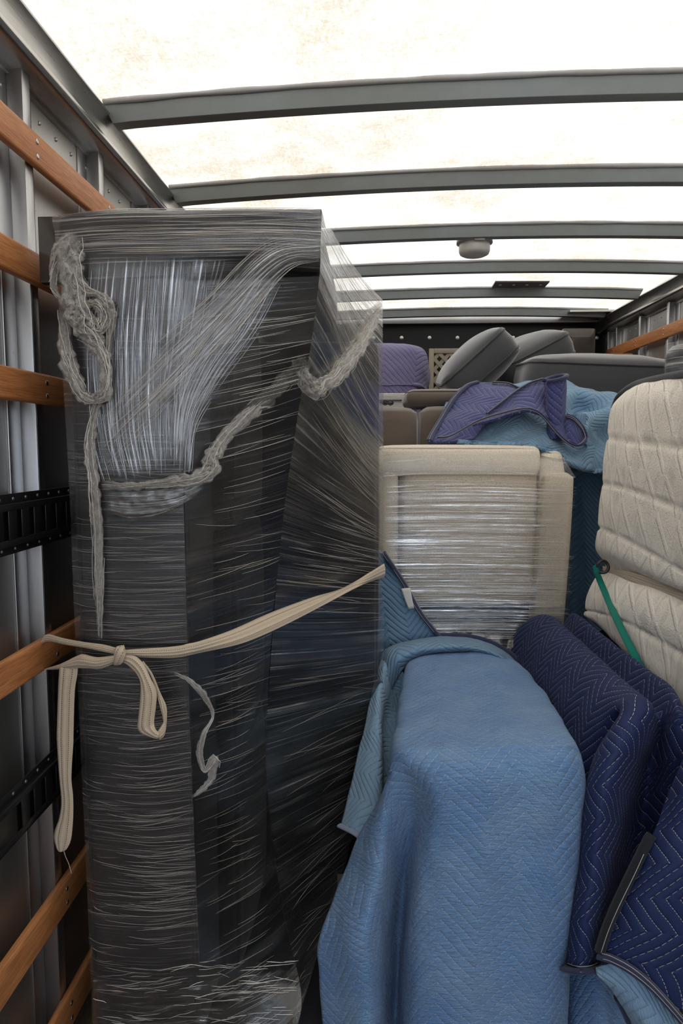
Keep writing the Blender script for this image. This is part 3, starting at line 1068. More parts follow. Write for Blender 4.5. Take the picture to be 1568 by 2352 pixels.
# upright streaks where the film leaves the arm
up = [[(205, 585, 1.438), (190, 800, 1.438), (205, 1000, 1.438), (232, 1105, 1.438)],
      [(300, 588, 1.436), (285, 800, 1.436), (290, 980, 1.436), (310, 1100, 1.436)],
      [(400, 590, 1.436), (390, 760, 1.438), (375, 920, 1.44), (380, 1085, 1.438)],
      [(500, 592, 1.437), (480, 700, 1.45), (430, 850, 1.45), (405, 1060, 1.44)],
      [(588, 596, 1.44), (545, 690, 1.46), (470, 800, 1.46), (412, 1000, 1.442)]]
_, gC = sheet('stretch_film', grid(up), 60, 60, M['film_up'], sofa, amp=.0016, freq=12, seed=9, fade=(.06, .12, .05, .25))
threads('film_thread', gC, 110, sofa, .10, .45, seed=5, drift=.015, rad=(.0002, .0006), vr=(.02, .75), mat='film_thread_sky')
# two slanting bands where the film is pulled from the arm corner to the base
for bi, (bd, sd) in enumerate((([[(735, 540, 1.444), (600, 560, 1.442), (470, 690, 1.436), (350, 800, 1.433), (235, 930, 1.434)],
                                 [(738, 575, 1.448), (640, 600, 1.448), (520, 720, 1.445), (400, 850, 1.434), (240, 1010, 1.434)],
                                 [(736, 605, 1.456), (665, 625, 1.46), (545, 760, 1.452), (430, 890, 1.44), (245, 1085, 1.434)]], 1),
                               ([[(560, 640, 1.462), (500, 720, 1.45), (440, 800, 1.443), (395, 930, 1.436), (392, 1085, 1.434)],
                                 [(610, 640, 1.466), (550, 745, 1.456), (480, 840, 1.448), (430, 950, 1.440), (420, 1085, 1.436)],
                                 [(650, 650, 1.47), (600, 760, 1.465), (520, 880, 1.456), (455, 980, 1.448), (440, 1085, 1.44)]], 2))):
    _, gS = sheet('stretch_film', grid(bd), 80, 40, M['film_band'], sofa, amp=.0016, freq=20, seed=sd, fade=(.02, .15, .3, .3))
    threads('film_thread', gS, 55, sofa, .15, .6, seed=50 + sd, drift=.06, rad=(.0002, .0006), mat='film_thread_sky' if bi else 'film_thread')
# open front between the seat base and the pulled-in crease
CR = [(734, 634, 1.452), (714, 790, 1.50), (678, 985, 1.60), (644, 1250, 1.70), (622, 1500, 1.74), (612, 1780, 1.75), (648, 2080, 1.70), (692, 2290, 1.56), (660, 2420, 1.46)]
LE = [(424, 646, 1.446), (422, 850, 1.447), (421, 1060, 1.449), (427, 1300, 1.449), (433, 1560, 1.449), (441, 1850, 1.449), (455, 2180, 1.449), (466, 2420, 1.449), (470, 2500, 1.449)]
ctrl = []
for a, b in zip(LE, CR):
    pa, pb = P(*a), P(*b)
    ctrl.append([pa, pa * .66 + pb * .34, pa * .33 + pb * .67, pb])
_, gD = sheet('stretch_film', np.array(ctrl), 50, 110, M['film_clear'], sofa, amp=.002, freq=5, seed=2)
threads('film_thread', gD, 80, sofa, .35, .9, seed=6, drift=.004, sag=.0015, vr=(.05, .55), rad=(.0002, .0005))
threads('film_thread', gD, 95, sofa, .3, .8, seed=16, drift=.004, sag=.0015, vr=(.5, .97), rad=(.00018, .0005), ur=(0, .8))
# taut side running back to the backrest corner
RE = [(878, 688, 2.19), (879, 800, 2.19), (880, 960, 2.19), (880, 1080, 2.19), (881, 1190, 2.19), (881, 1300, 2.19), (881, 1480, 2.19), (870, 1660, 2.15), (806, 1935, 1.95), (700, 2290, 1.58), (662, 2430, 1.44)]
CL = [(738, 484, 1.455), (736, 560, 1.455)] + CR
ctrl = []
for a, b in zip(CL, RE):
    pa, pb = P(*a), P(*b)
    ctrl.append([pa, pa * .66 + pb * .34 + np.array([-.012, 0, 0]), pa * .33 + pb * .67 + np.array([-.012, 0, 0]), pb])
_, gE = sheet('stretch_film', np.array(ctrl), 50, 130, M['film_side'], sofa, amp=.0015, freq=6, seed=8)
threads('film_thread', gE, 120, sofa, .25, .95, seed=7, drift=.006, vr=(.0, .58), rad=(.0003, .0008))
threads('film_thread', gE, 45, sofa, .25, .9, seed=8, drift=.006, vr=(.60, .98), rad=(.0002, .0004))
# crumpled foot
ft = [[(214, 2235, 1.440), (330, 2228, 1.436), (440, 2200, 1.436), (560, 2200, 1.50), (690, 2190, 1.54)],
      [(214, 2290, 1.438), (330, 2300, 1.434), (440, 2290, 1.434), (560, 2280, 1.49), (680, 2280, 1.52)],
      [(216, 2380, 1.440), (330, 2390, 1.436), (450, 2380, 1.436), (560, 2380, 1.48), (665, 2390, 1.46)]]
_, gF = sheet('stretch_film', grid(ft), 90, 30, M['film_foot'], sofa, amp=.005, freq=26, seed=3, fade=(.0, .25, .4, .0))
threads('film_thread', gF, 90, sofa, .05, .2, seed=9, drift=.03, rad=(.0003, .0009))

# twisted ropes of film
rope('film_rope', [(172, 538, 1.43), (160, 585, 1.425), (165, 640, 1.42), (176, 700, 1.42), (188, 745, 1.42), (212, 782, 1.42), (234, 815, 1.42), (243, 860, 1.42), (238, 905, 1.42), (218, 918, 1.42), (190, 908, 1.42), (170, 870, 1.42), (153, 820, 1.425), (146, 760, 1.43), (138, 705, 1.43)],
     [.012, .022, .018, .020, .022, .018, .012, .010, .011, .009, .012, .012, .014, .010, .004], sofa, seed=.3)
rope('film_rope', [(172, 540, 1.43), (136, 570, 1.43), (124, 615, 1.43), (124, 660, 1.43), (140, 690, 1.43)], [.006, .010, .007, .006, .003], sofa, seed=1.3)
rope('film_rope', [(178, 650, 1.42), (200, 668, 1.42), (228, 678, 1.42), (246, 700, 1.42), (252, 738, 1.425), (250, 790, 1.43), (240, 860, 1.435), (236, 900, 1.435), (222, 940, 1.435), (210, 990, 1.435), (207, 1040, 1.435), (214, 1090, 1.435), (219, 1150, 1.435), (224, 1230, 1.435), (226, 1320, 1.435), (228, 1400, 1.435), (230, 1470, 1.435)],
     [.006, .009, .006, .012, .009, .004, .005, .006, .007, .008, .010, .009, .010, .009, .009, .006, .004], sofa, seed=2.2)
rope('film_rope', [(196, 700, 1.42), (222, 700, 1.42), (238, 725, 1.42), (230, 755, 1.42), (214, 740, 1.42), (205, 715, 1.42)], [.004, .010, .010, .012, .010, .004], sofa, seed=2.9)
rope('film_rope', [(236, 1112, 1.435), (290, 1118, 1.432), (340, 1114, 1.432), (395, 1108, 1.434), (440, 1102, 1.44), (482, 1080, 1.46), (492, 1045, 1.47), (515, 1005, 1.49), (560, 960, 1.51), (610, 915, 1.54), (655, 875, 1.56), (688, 838, 1.55), (698, 815, 1.53)],
     [.008, .008, .007, .010, .013, .016, .014, .012, .013, .014, .014, .012, .006], sofa, seed=.8)
rope('film_rope', [(694, 835, 1.53), (700, 870, 1.54), (722, 895, 1.57), (752, 880, 1.62), (780, 850, 1.70), (810, 815, 1.80), (832, 780, 1.92), (850, 735, 2.05), (872, 700, 2.2)],
     [.010, .016, .016, .016, .018, .018, .018, .015, .008], sofa, seed=1.7)
rope('film_rope', [(398, 1545, 1.435), (430, 1560, 1.437), (462, 1590, 1.45), (484, 1625, 1.47), (487, 1650, 1.47), (468, 1685, 1.46), (458, 1730, 1.46), (470, 1770, 1.46), (492, 1745, 1.47), (486, 1785, 1.47), (462, 1815, 1.455), (440, 1832, 1.445)],
     [.002, .004, .006, .004, .003, .005, .006, .004, .008, .007, .005, .002], sofa, seed=.1)
# crumpled swag of film under the long rope
sw = [[(236, 1125, 1.432), (300, 1125, 1.430), (380, 1120, 1.432), (440, 1108, 1.44), (490, 1085, 1.455)],
      [(240, 1160, 1.434), (300, 1170, 1.432), (370, 1165, 1.434), (420, 1150, 1.44), (470, 1120, 1.45)],
      [(250, 1178, 1.438), (300, 1197, 1.438), (350, 1192, 1.438), (400, 1168, 1.44), (440, 1150, 1.445)]]
_, gG = sheet('stretch_film', grid(sw), 60, 24, M['film_glare'], sofa, amp=.004, freq=40, seed=6, fade=(.1, .2, .1, .3))

# dark stretched film between the sofa and the rails, added as a flat board
c = [P(88, 497, 1.60), P(150, 497, 1.60), P(150, 700, 1.60), P(92, 632, 1.60)]
x0, x1, z0, z1 = P(88, 560, 1.52)[0], P(150, 560, 1.52)[0], P(92, 650, 1.52)[2], P(88, 497, 1.52)[2]
m = MB(); m.box((x0, 1.52, z0), (x1, 1.545, z1))
o = m.done('film_panel', M['gloss_dark'], sofa, False, .002); o['label'] = 'dark stretched film at the upper left corner, shaped as a flat board'

# ------------------------------------------------------------------ tan webbing strap tied round the sofa
def ribbon(name, tops, bots, depths, mat, parent, nu=90, rows=5, bulge=.003, thick=.0022):
    a = curve_pts([P(x, y, d) for (x, y), d in zip(tops, depths)], nu)
    b = curve_pts([P(x, y, d) for (x, y), d in zip(bots, depths)], nu)
    g = np.zeros((rows, nu, 3))
    for i, t in enumerate(np.linspace(0, 1, rows)):
        g[i] = a * (1 - t) + b * t
    n = face_cam(g, normals(g))
    tt = np.linspace(0, 1, rows)
    g = g + n * (np.sin(math.pi * tt) * bulge)[:, None, None]
    V = g.reshape(-1, 3)
    L = np.concatenate([[0], np.cumsum(np.linalg.norm(np.diff((a + b) / 2, axis=0), axis=1))])
    uv = np.array([[L[j], t] for t in tt for j in range(nu)])
    Bk = (g - n * thick).reshape(-1, 3); N = len(V)
    flip = np.median(np.sum(normals(g) * (CAM - g), axis=2)) < 0
    Fc = grid_faces(rows, nu, 0, flip) + grid_faces(rows, nu, N, not flip)
    ring = [j for j in range(nu)] + [i * nu + nu - 1 for i in range(1, rows)] + [(rows - 1) * nu + j for j in range(nu - 2, -1, -1)] + [i * nu for i in range(rows - 2, 0, -1)]
    for p, q in zip(ring, ring[1:] + ring[:1]):
        f = (p, p + N, q + N, q)
        Fc.append(f if not flip else f[::-1])
    return build(name, np.concatenate([V, Bk]), Fc, mat, parent, np.concatenate([uv, uv]))


def c7(pts): return [(x * .3189, 1050 + y * .3189) for x, y in pts]
def c9(pts): return [(400 + x * .3189, 1100 + y * .3189) for x, y in pts]
def c8(pts): return [(x * .3189, 1650 + y * .3189) for x, y in pts]


strap = empty('tie_strap', (-.55, 1.42, 1.07))
tag(strap, 'tan cotton webbing strap knotted to a wooden rail and pulled around the wrapped sofa', 'strap')
ribbon('strap_band', c7([(285, 1335), (315, 1290), (350, 1278), (450, 1305), (600, 1332), (740, 1350), (850, 1380)]),
       c7([(290, 1350), (330, 1330), (380, 1332), (460, 1350), (600, 1372), (720, 1396), (850, 1425)]),
       [1.50, 1.49, 1.48, 1.46, 1.435, 1.42, 1.41], M['web'], strap)
ribbon('strap_band', c7([(860, 1395), (920, 1388), (1020, 1381), (1200, 1369), (1300, 1358)]) + c9([(100, 1188), (200, 1165), (430, 1080), (700, 960), (1000, 850), (1200, 790), (1400, 680), (1500, 618), (1512, 611)]),
       c7([(860, 1425), (920, 1432), (1020, 1442), (1200, 1447), (1300, 1440)]) + c9([(100, 1272), (200, 1250), (500, 1180), (790, 1055), (1080, 905), (1290, 790), (1400, 745), (1502, 710), (1513, 706)]),
       [1.41, 1.415, 1.42, 1.43, 1.435, 1.44, 1.46, 1.54, 1.66, 1.80, 1.95, 2.06, 2.165, 2.18], M['web'], strap, nu=160, bulge=.004)
ribbon('strap_band', c7([(335, 1520), (400, 1500), (450, 1482), (560, 1428), (600, 1422), (700, 1442), (840, 1425)]),
       c7([(335, 1532), (400, 1530), (450, 1527), (560, 1520), (640, 1522), (730, 1522), (840, 1480)]),
       [1.50, 1.48, 1.46, 1.44, 1.43, 1.42, 1.41], M['web'], strap, bulge=.008)
ribbon('strap_end', c7([(432, 1490), (424, 1560), (417, 1700), (408, 2000)]) + c8([(410, 180), (425, 420), (440, 600), (425, 720), (400, 790), (388, 860), (404, 930), (420, 958)]),
       c7([(560, 1490), (556, 1560), (536, 1700), (527, 2000)]) + c8([(526, 180), (512, 420), (524, 560), (526, 680), (520, 790), (508, 880), (482, 938), (462, 955)]),
       [1.455, 1.45, 1.45, 1.45, 1.45, 1.45, 1.45, 1.45, 1.45, 1.45, 1.45, 1.45], M['web'], strap, nu=120)
ribbon('strap_loop', c7([(870, 1470), (930, 1510), (985, 1570), (1010, 1640), (1008, 1750), (995, 1880), (990, 1950), (1010, 1985), (1060, 2010), (1110, 2026), (1140, 2030)]),
       c7([(900, 1425), (970, 1435), (1030, 1490), (1080, 1590), (1125, 1690), (1120, 1800), (1110, 1880), (1108, 1925), (1115, 1955), (1128, 1975), (1145, 1990)]),
       [1.405, 1.40, 1.395, 1.39, 1.39, 1.39, 1.39, 1.39, 1.385, 1.38, 1.38], M['web'], strap, nu=110, bulge=.005)
ribbon('strap_loop', c7([(1020, 1480), (1080, 1570), (1120, 1680), (1140, 1760), (1165, 1850), (1180, 1900), (1160, 1940), (1128, 1985)]),
       c7([(1030, 1470), (1095, 1560), (1150, 1690), (1195, 1790), (1200, 1880), (1195, 1960), (1180, 2010), (1150, 2034)]),
       [1.405, 1.405, 1.405, 1.40, 1.398, 1.395, 1.39, 1.385], M['web'], strap, nu=80)
# the knot: one fat turn over the crossing
ribbon('knot', c7([(832, 1470), (820, 1430), (826, 1385), (842, 1362), (872, 1368)]),
       c7([(845, 1500), (872, 1490), (895, 1440), (905, 1400), (892, 1378)]),
       [1.405, 1.392, 1.388, 1.392, 1.405], M['web'], strap, nu=40, bulge=.007, thick=.006)
ribbon('strap_tail', c8([(456, 955), (470, 1000), (492, 1050), (512, 1120)]), c8([(462, 955), (476, 1000), (498, 1050), (517, 1120)]), [1.45, 1.45, 1.45, 1.45], M['web_pale'], strap, nu=20, rows=3, bulge=.0003, thick=.0006)

# ------------------------------------------------------------------ moving blankets
def edge_tape(name, pts, rad, mat, parent, flat=.45, n=8, m=120):
    mb = MB(); mb.tube(curve_pts(pts, m), rad, n, flat=flat)
    return mb.done(name, mat, parent, True)


# front blue blanket over the low box
blA = empty('moving_blanket', (.25, 1.9, 0))
tag(blA, 'mid-blue quilted blanket draped over a tall box front and centre, reaching the bottom edge', 'blanket', 'moving blankets')
A = [[(925, 1560, 2.26), (930, 1535, 2.27), (942, 1516, 2.28), (975, 1503, 2.29), (1060, 1496, 2.30), (1140, 1501, 2.29), (1205, 1535, 2.27), (1208, 1610, 2.3)],
     [(918, 1680, 1.92), (911, 1635, 1.90), (926, 1606, 1.90), (975, 1598, 1.90), (1080, 1592, 1.90), (1190, 1598, 1.90), (1268, 1618, 1.90), (1272, 1700, 1.95)],
     [(895, 1790, 1.64), (895, 1752, 1.60), (909, 1712, 1.59), (960, 1698, 1.59), (1090, 1692, 1.58), (1230, 1690, 1.58), (1314, 1696, 1.60), (1325, 1780, 1.68)],
     [(876, 1815, 1.60), (890, 1785, 1.56), (916, 1748, 1.54), (970, 1742, 1.515), (1095, 1738, 1.51), (1235, 1734, 1.51), (1328, 1732, 1.55), (1338, 1800, 1.66)],
     [(852, 1860, 1.60), (884, 1830, 1.545), (938, 1800, 1.535), (990, 1790, 1.485), (1100, 1786, 1.48), (1242, 1782, 1.48), (1337, 1784, 1.53), (1343, 1850, 1.65)],
     [(824, 1919, 1.60), (876, 1890, 1.53), (944, 1870, 1.58), (1000, 1862, 1.48), (1110, 1860, 1.465), (1250, 1858, 1.465), (1338, 1862, 1.53), (1340, 1900, 1.65)],
     [(790, 2005, 1.57), (872, 1995, 1.49), (930, 1990, 1.63), (975, 1990, 1.48), (1110, 1990, 1.45), (1240, 1990, 1.45), (1323, 2010, 1.51), (1325, 2030, 1.65)],
     [(733, 2150, 1.52), (845, 2150, 1.45), (916, 2150, 1.66), (955, 2150, 1.475), (1100, 2150, 1.44), (1220, 2150, 1.44), (1308, 2150, 1.50), (1310, 2160, 1.65)],
     [(732, 2230, 1.52), (848, 2235, 1.45), (912, 2235, 1.67), (950, 2235, 1.47), (1095, 2235, 1.435), (1215, 2235, 1.435), (1303, 2235, 1.50), (1305, 2240, 1.65)],
     [(741, 2350, 1.52), (855, 2352, 1.45), (907, 2352, 1.67), (945, 2352, 1.465), (1090, 2352, 1.43), (1208, 2352, 1.43), (1299, 2352, 1.50), (1300, 2355, 1.65)],
     [(748, 2520, 1.52), (835, 2520, 1.43), (900, 2520, 1.66), (965, 2520, 1.455), (1080, 2520, 1.42), (1200, 2520, 1.42), (1290, 2520, 1.50), (1292, 2520, 1.62)],
     [(752, 2660, 1.52), (838, 2670, 1.43), (900, 2640, 1.54), (960, 2660, 1.455), (1075, 2700, 1.42), (1195, 2700, 1.42), (1285, 2640, 1.50), (1288, 2600, 1.62)]]
_, gBA = sheet('cover', grid(A), 130, 190, M['q_blue'], blA, thick=.010, amp=.0055, freq=11, seed=3, stretch=(1, 1, .6), back=M['q_blue'])

# pale blanket: rolled edge behind it and a flap on its left
blB = empty('moving_blanket', (.1, 2.3, .9))
tag(blB, 'pale blue blanket with rolled top edge and a hemmed flap hanging by the sofa', 'blanket', 'moving blankets')
B1 = [[(868, 1545, 2.44), (878, 1508, 2.46), (915, 1484, 2.48), (980, 1470, 2.49), (1060, 1466, 2.49), (1120, 1476, 2.48), (1180, 1512, 2.46), (1212, 1560, 2.44)],
      [(868, 1540, 2.38), (884, 1492, 2.40), (930, 1474, 2.42), (985, 1464, 2.42), (1055, 1463, 2.42), (1118, 1476, 2.41), (1172, 1510, 2.38), (1206, 1556, 2.36)],
      [(866, 1560, 2.30), (890, 1500, 2.31), (938, 1478, 2.32), (990, 1472, 2.33), (1055, 1472, 2.33), (1115, 1482, 2.32), (1165, 1512, 2.29), (1200, 1552, 2.28)],
      [(870, 1590, 2.25), (908, 1520, 2.25), (945, 1500, 2.26), (990, 1490, 2.27), (1055, 1486, 2.27), (1112, 1494, 2.26), (1160, 1516, 2.24), (1196, 1550, 2.24)],
      [(880, 1620, 2.26), (920, 1545, 2.28), (952, 1518, 2.30), (990, 1506, 2.31), (1055, 1500, 2.31), (1112, 1504, 2.30), (1160, 1524, 2.29), (1190, 1556, 2.29)]]
sheet('rolled_edge', grid(B1), 90, 34, M['q_sky'], blB, thick=.012, amp=.003, freq=14, seed=1)
B2 = [[(884, 1490, 2.40), (892, 1492, 2.36), (905, 1505, 2.30), (915, 1530, 2.28), (935, 1560, 2.28)],
      [(866, 1545, 2.26), (878, 1548, 2.22), (890, 1560, 2.24), (905, 1590, 2.28), (930, 1620, 2.28)],
      [(850, 1605, 2.14), (864, 1605, 2.09), (877, 1612, 2.10), (888, 1640, 2.18), (915, 1660, 2.18)],
      [(836, 1675, 2.02), (855, 1675, 1.97), (876, 1680, 1.97), (880, 1700, 2.08), (910, 1720, 2.08)],
      [(815, 1760, 1.90), (845, 1765, 1.84), (877, 1772, 1.84), (882, 1790, 1.96), (905, 1800, 1.98)],
      [(797, 1840, 1.82), (832, 1850, 1.76), (872, 1862, 1.76), (882, 1870, 1.88), (900, 1880, 1.92)],
      [(782, 1893, 1.78), (812, 1908, 1.72), (845, 1930, 1.72), (870, 1945, 1.82), (890, 1955, 1.9)]]
_, gB2 = sheet('flap', grid(B2), 44, 80, M['q_pale'], blB, thick=.010, amp=.003, freq=12, seed=4, refc=10)
edge_tape('binding', [P(781, 1896, 1.775), P(812, 1911, 1.715), P(838, 1930, 1.715), P(860, 1946, 1.78)], .011, M['bind_pale'], blB, .5)
edge_tape('binding', [P(900, 1500, 2.47), P(930, 1478, 2.47), P(980, 1464, 2.475), P(1055, 1461, 2.475), P(1120, 1474, 2.465), P(1175, 1506, 2.45), P(1222, 1556, 2.42), P(1250, 1585, 2.40)], .019, M['bind_navy'], blB, .6)

# triangle of blue blanket with a white label, beside the armchair
blE = empty('moving_blanket', (.1, 2.46, 1.1))
tag(blE, 'blue blanket corner with navy binding and a white label, between sofa and armchair', 'blanket', 'moving blankets')
E = [[(840, 1250, 2.50), (862, 1258, 2.49), (884, 1275, 2.48), (886, 1280, 2.48)],
     [(840, 1340, 2.49), (870, 1340, 2.47), (905, 1338, 2.46), (928, 1338, 2.46)],
     [(840, 1410, 2.49), (875, 1410, 2.46), (920, 1408, 2.45), (962, 1402, 2.45)],
     [(840, 1480, 2.50), (880, 1480, 2.46), (940, 1468, 2.45), (1000, 1455, 2.45)],
     [(840, 1560, 2.52), (890, 1550, 2.48), (950, 1540, 2.47), (1015, 1530, 2.47)]]
sheet('cover', grid(E), 46, 50, M['q_sky'], blE, thick=.010, amp=.004, freq=14, seed=7)
edge_tape('binding', [P(880, 1268, 2.465), P(900, 1298, 2.455), P(928, 1340, 2.45), P(962, 1402, 2.44), P(1000, 1452, 2.44), P(1016, 1475, 2.44)], .017, M['bind_navy'], blE, .45)
for off in (.008, -.006):
    mb = MB(); mb.tube(curve_pts([P(880, 1268, 2.447) + np.array([off, 0, 0]), P(928, 1340, 2.432) + np.array([off, 0, 0]), P(962, 1402, 2.422) + np.array([off, 0, 0]), P(1000, 1452, 2.422) + np.array([off, 0, 0])], 40), .0007, 6)
    mb.done('stitch_row', M['thread'], blE, True)
sheet('label_tag', grid([[(921, 1352, 2.424), (942, 1350, 2.424)], [(929, 1376, 2.424), (946, 1374, 2.422)], [(938, 1399, 2.424), (951, 1397, 2.424)]]), 6, 8, M['tag'], blE, thick=.002)

# navy blanket over the two long ridges
def w(x, y, z): return np.array([x, y, CZ + z])


blC = empty('moving_blanket', (.72, 2.0, 0))
tag(blC, 'navy blanket with pale zigzag stitching over two long ridges below the white mattress', 'blanket', 'moving blankets')
C = []
for (Y, zf) in ((2.62, -.35), (2.52, -.06), (2.42, 0), (2.15, 0), (1.88, 0), (1.70, 0)):
    k = max(0, min(1, (Y - 1.7) / .7))
    xs_ = [.50, .535, .575, .625, .665, .700, .745, .80, .95, 1.0]
    zs_ = [-1.05, -.80, -.655, -.600, -.605, -.655, -.592, -.665, -.70, -1.5]
    dx = -.012 * k
    row = [w(x + dx + (-.03 * (1 - abs(i - 2) / 3) * (1 if Y > 2.5 else 0)), Y, min(z + (zf if 0 < i < 9 else 0), 0)) for i, (x, z) in enumerate(zip(xs_, zs_))]
    C.append(row)
def pr(*a): return [P(*c) if len(c) == 3 else w(*c[:3]) for c in a]
C.append([w(.50, 1.66, -1.1), P(1412, 1690, 1.64), P(1425, 1626, 1.60), P(1462, 1612, 1.58), P(1496, 1618, 1.59), P(1512, 1650, 1.64), P(1552, 1616, 1.60), P(1600, 1660, 1.60), P(1720, 1720, 1.60), w(1.0, 1.6, -1.5)])
C.append([w(.49, 1.70, -1.15), P(1385, 1720, 1.63), P(1405, 1672, 1.56), P(1450, 1660, 1.535), P(1492, 1660, 1.56), P(1512, 1690, 1.66), P(1545, 1660, 1.585), P(1600, 1660, 1.57), P(1720, 1680, 1.57), w(1.0, 1.58, -1.5)])
C.append([w(.49, 1.72, -1.2), P(1352, 1770, 1.63), P(1368, 1750, 1.54), P(1408, 1748, 1.50), P(1450, 1750, 1.54), P(1490, 1760, 1.68), P(1540, 1750, 1.60), P(1600, 1750, 1.56), P(1720, 1760, 1.56), w(1.0, 1.56, -1.5)])
C.append([w(.48, 1.72, -1.25), P(1335, 1860, 1.61), P(1342, 1850, 1.52), P(1384, 1850, 1.475), P(1424, 1855, 1.53), P(1470, 1860, 1.68), P(1530, 1850, 1.62), P(1600, 1850, 1.57), P(1720, 1860, 1.56), w(1.0, 1.56, -1.5)])
C.append([w(.47, 1.72, -1.3), P(1324, 2000, 1.59), P(1330, 1998, 1.50), P(1366, 1998, 1.455), P(1404, 1998, 1.51), P(1450, 2000, 1.66), P(1520, 2000, 1.62), P(1600, 2000, 1.58), P(1720, 2000, 1.56), w(1.0, 1.56, -1.5)])
C.append([w(.46, 1.72, -1.35), P(1306, 2120, 1.57), P(1310, 2110, 1.485), P(1348, 2112, 1.44), P(1390, 2110, 1.50), P(1440, 2120, 1.64), P(1520, 2120, 1.62), P(1600, 2120, 1.58), P(1720, 2120, 1.56), w(1.0, 1.56, -1.5)])
C.append([w(.46, 1.70, -1.38), P(1302, 2222, 1.56), P(1301, 2216, 1.475), P(1335, 2222, 1.43), P(1374, 2216, 1.49), P(1425, 2220, 1.62), P(1510, 2220, 1.62), P(1600, 2220, 1.58), P(1720, 2220, 1.56), w(1.0, 1.56, -1.5)])
_, gCC = sheet('cover', np.array(C), 150, 150, M['q_navy'], blC, thick=.010, amp=.003, freq=10, seed=5)
edge_tape('binding', [P(1299, 2224, 1.485), P(1318, 2230, 1.445), P(1336, 2232, 1.428), P(1356, 2230, 1.445), P(1376, 2224, 1.488)], .019, M['bind_navy'], blC, .35)
for dy in (-10, 3):
    mb = MB(); mb.tube(curve_pts([P(1302, 2222 + dy, 1.470), P(1318, 2228 + dy, 1.430), P(1336, 2230 + dy, 1.415), P(1356, 2228 + dy, 1.430), P(1372, 2222 + dy, 1.470)], 40), .0007, 6)
    mb.done('stitch_row', M['thread'], blC, True)

# navy flap at the right, folded to show its blue lining
blF = empty('moving_blanket', (.65, 1.4, 0))
tag(blF, 'navy blanket flap with black binding and blue lining turned out, low on the right edge', 'blanket', 'moving blankets')
Fg = [[(1572, 1730, 1.50), (1610, 1700, 1.47), (1700, 1690, 1.45), (1800, 1690, 1.45)],
      [(1528, 1832, 1.48), (1580, 1815, 1.44), (1680, 1800, 1.42), (1800, 1800, 1.42)],
      [(1500, 1910, 1.46), (1560, 1905, 1.42), (1660, 1900, 1.40), (1800, 1900, 1.40)],
      [(1455, 2000, 1.45), (1525, 2000, 1.405), (1640, 2000, 1.385), (1800, 2000, 1.39)],
      [(1418, 2080, 1.44), (1495, 2085, 1.395), (1620, 2090, 1.375), (1800, 2090, 1.38)],
      [(1378, 2180, 1.43), (1460, 2205, 1.385), (1570, 2250, 1.37), (1800, 2320, 1.37)],
      [(1376, 2200, 1.43), (1452, 2228, 1.385), (1550, 2310, 1.37), (1800, 2480, 1.37)]]
_, gFF = sheet('cover', grid(Fg), 70, 90, M['q_navy'], blF, thick=.010, amp=.004, freq=9, seed=2)
edge_tape('binding', [P(1496, 1918, 1.455), P(1487, 1932, 1.45), P(1453, 2000, 1.44), P(1416, 2078, 1.43), P(1392, 2136, 1.425), P(1376, 2188, 1.42)], .0135, M['bind_black'], blF, .6)
mb = MB(); mb.tube(curve_pts([P(1478, 1962, 1.432), P(1457, 2008, 1.424), P(1420, 2084, 1.414), P(1396, 2140, 1.41), P(1380, 2188, 1.405)], 40), .0008, 6); mb.done('stitch_row', M['thread'], blF, True)
edge_tape('binding', [P(1374, 2194, 1.418), P(1404, 2203, 1.40), P(1447, 2226, 1.372), P(1490, 2260, 1.362), P(1530, 2302, 1.358), P(1590, 2372, 1.356)], .0145, M['bind_navy'], blF, .4)
for dy in (-6, 6):
    mb = MB(); mb.tube(curve_pts([P(1382, 2196 + dy, 1.402), P(1404, 2203 + dy, 1.386), P(1447, 2226 + dy, 1.358), P(1490, 2260 + dy, 1.348), P(1530, 2302 + dy, 1.344), P(1590, 2372 + dy, 1.342)], 60), .0008, 6)
    mb.done('stitch_row', M['thread'], blF, True)
Lg = [[(1368, 2222, 1.432), (1410, 2215, 1.41), (1470, 2245, 1.39), (1560, 2330, 1.38)],
      [(1372, 2240, 1.42), (1420, 2255, 1.395), (1480, 2290, 1.375), (1560, 2370, 1.37)],
      [(1402, 2272, 1.42), (1440, 2300, 1.39), (1490, 2340, 1.37), (1560, 2400, 1.37)],
      [(1430, 2315, 1.43), (1465, 2345, 1.39), (1500, 2380, 1.37), (1570, 2430, 1.37)],
      [(1458, 2362, 1.44), (1490, 2400, 1.40), (1520, 2430, 1.37), (1580, 2480, 1.37)]]
sheet('lining', grid(Lg), 50, 50, M['q_pale'], blF, thick=.008, amp=.003, freq=14, seed=2)
edge_tape('binding', [P(1415, 2292, 1.45), P(1432, 2325, 1.45), P(1447, 2360, 1.45), P(1460, 2400, 1.45)], .012, M['bind_navy'], blF, .5)

# blue blanket low behind them
blH = empty('moving_blanket', (.62, 1.6, 0))
tag(blH, 'dull blue quilted blanket low down, showing below the navy hem', 'blanket', 'moving blankets')
H = [[(1290, 2190, 1.66), (1330, 2195, 1.62), (1390, 2200, 1.58), (1430, 2200, 1.60), (1560, 2200, 1.62)],
     [(1292, 2260, 1.66), (1325, 2260, 1.60), (1380, 2260, 1.56), (1425, 2262, 1.58), (1560, 2270, 1.60)],
     [(1292, 2352, 1.64), (1325, 2352, 1.58), (1385, 2352, 1.54), (1430, 2352, 1.56), (1560, 2352, 1.58)],
     [(1288, 2600, 1.60), (1325, 2600, 1.56), (1385, 2600, 1.52), (1430, 2600, 1.55), (1560, 2600, 1.56)]]
sheet('cover', grid(H), 60, 60, M['q_blue'], blH, thick=.01, amp=.004, freq=12, seed=8)

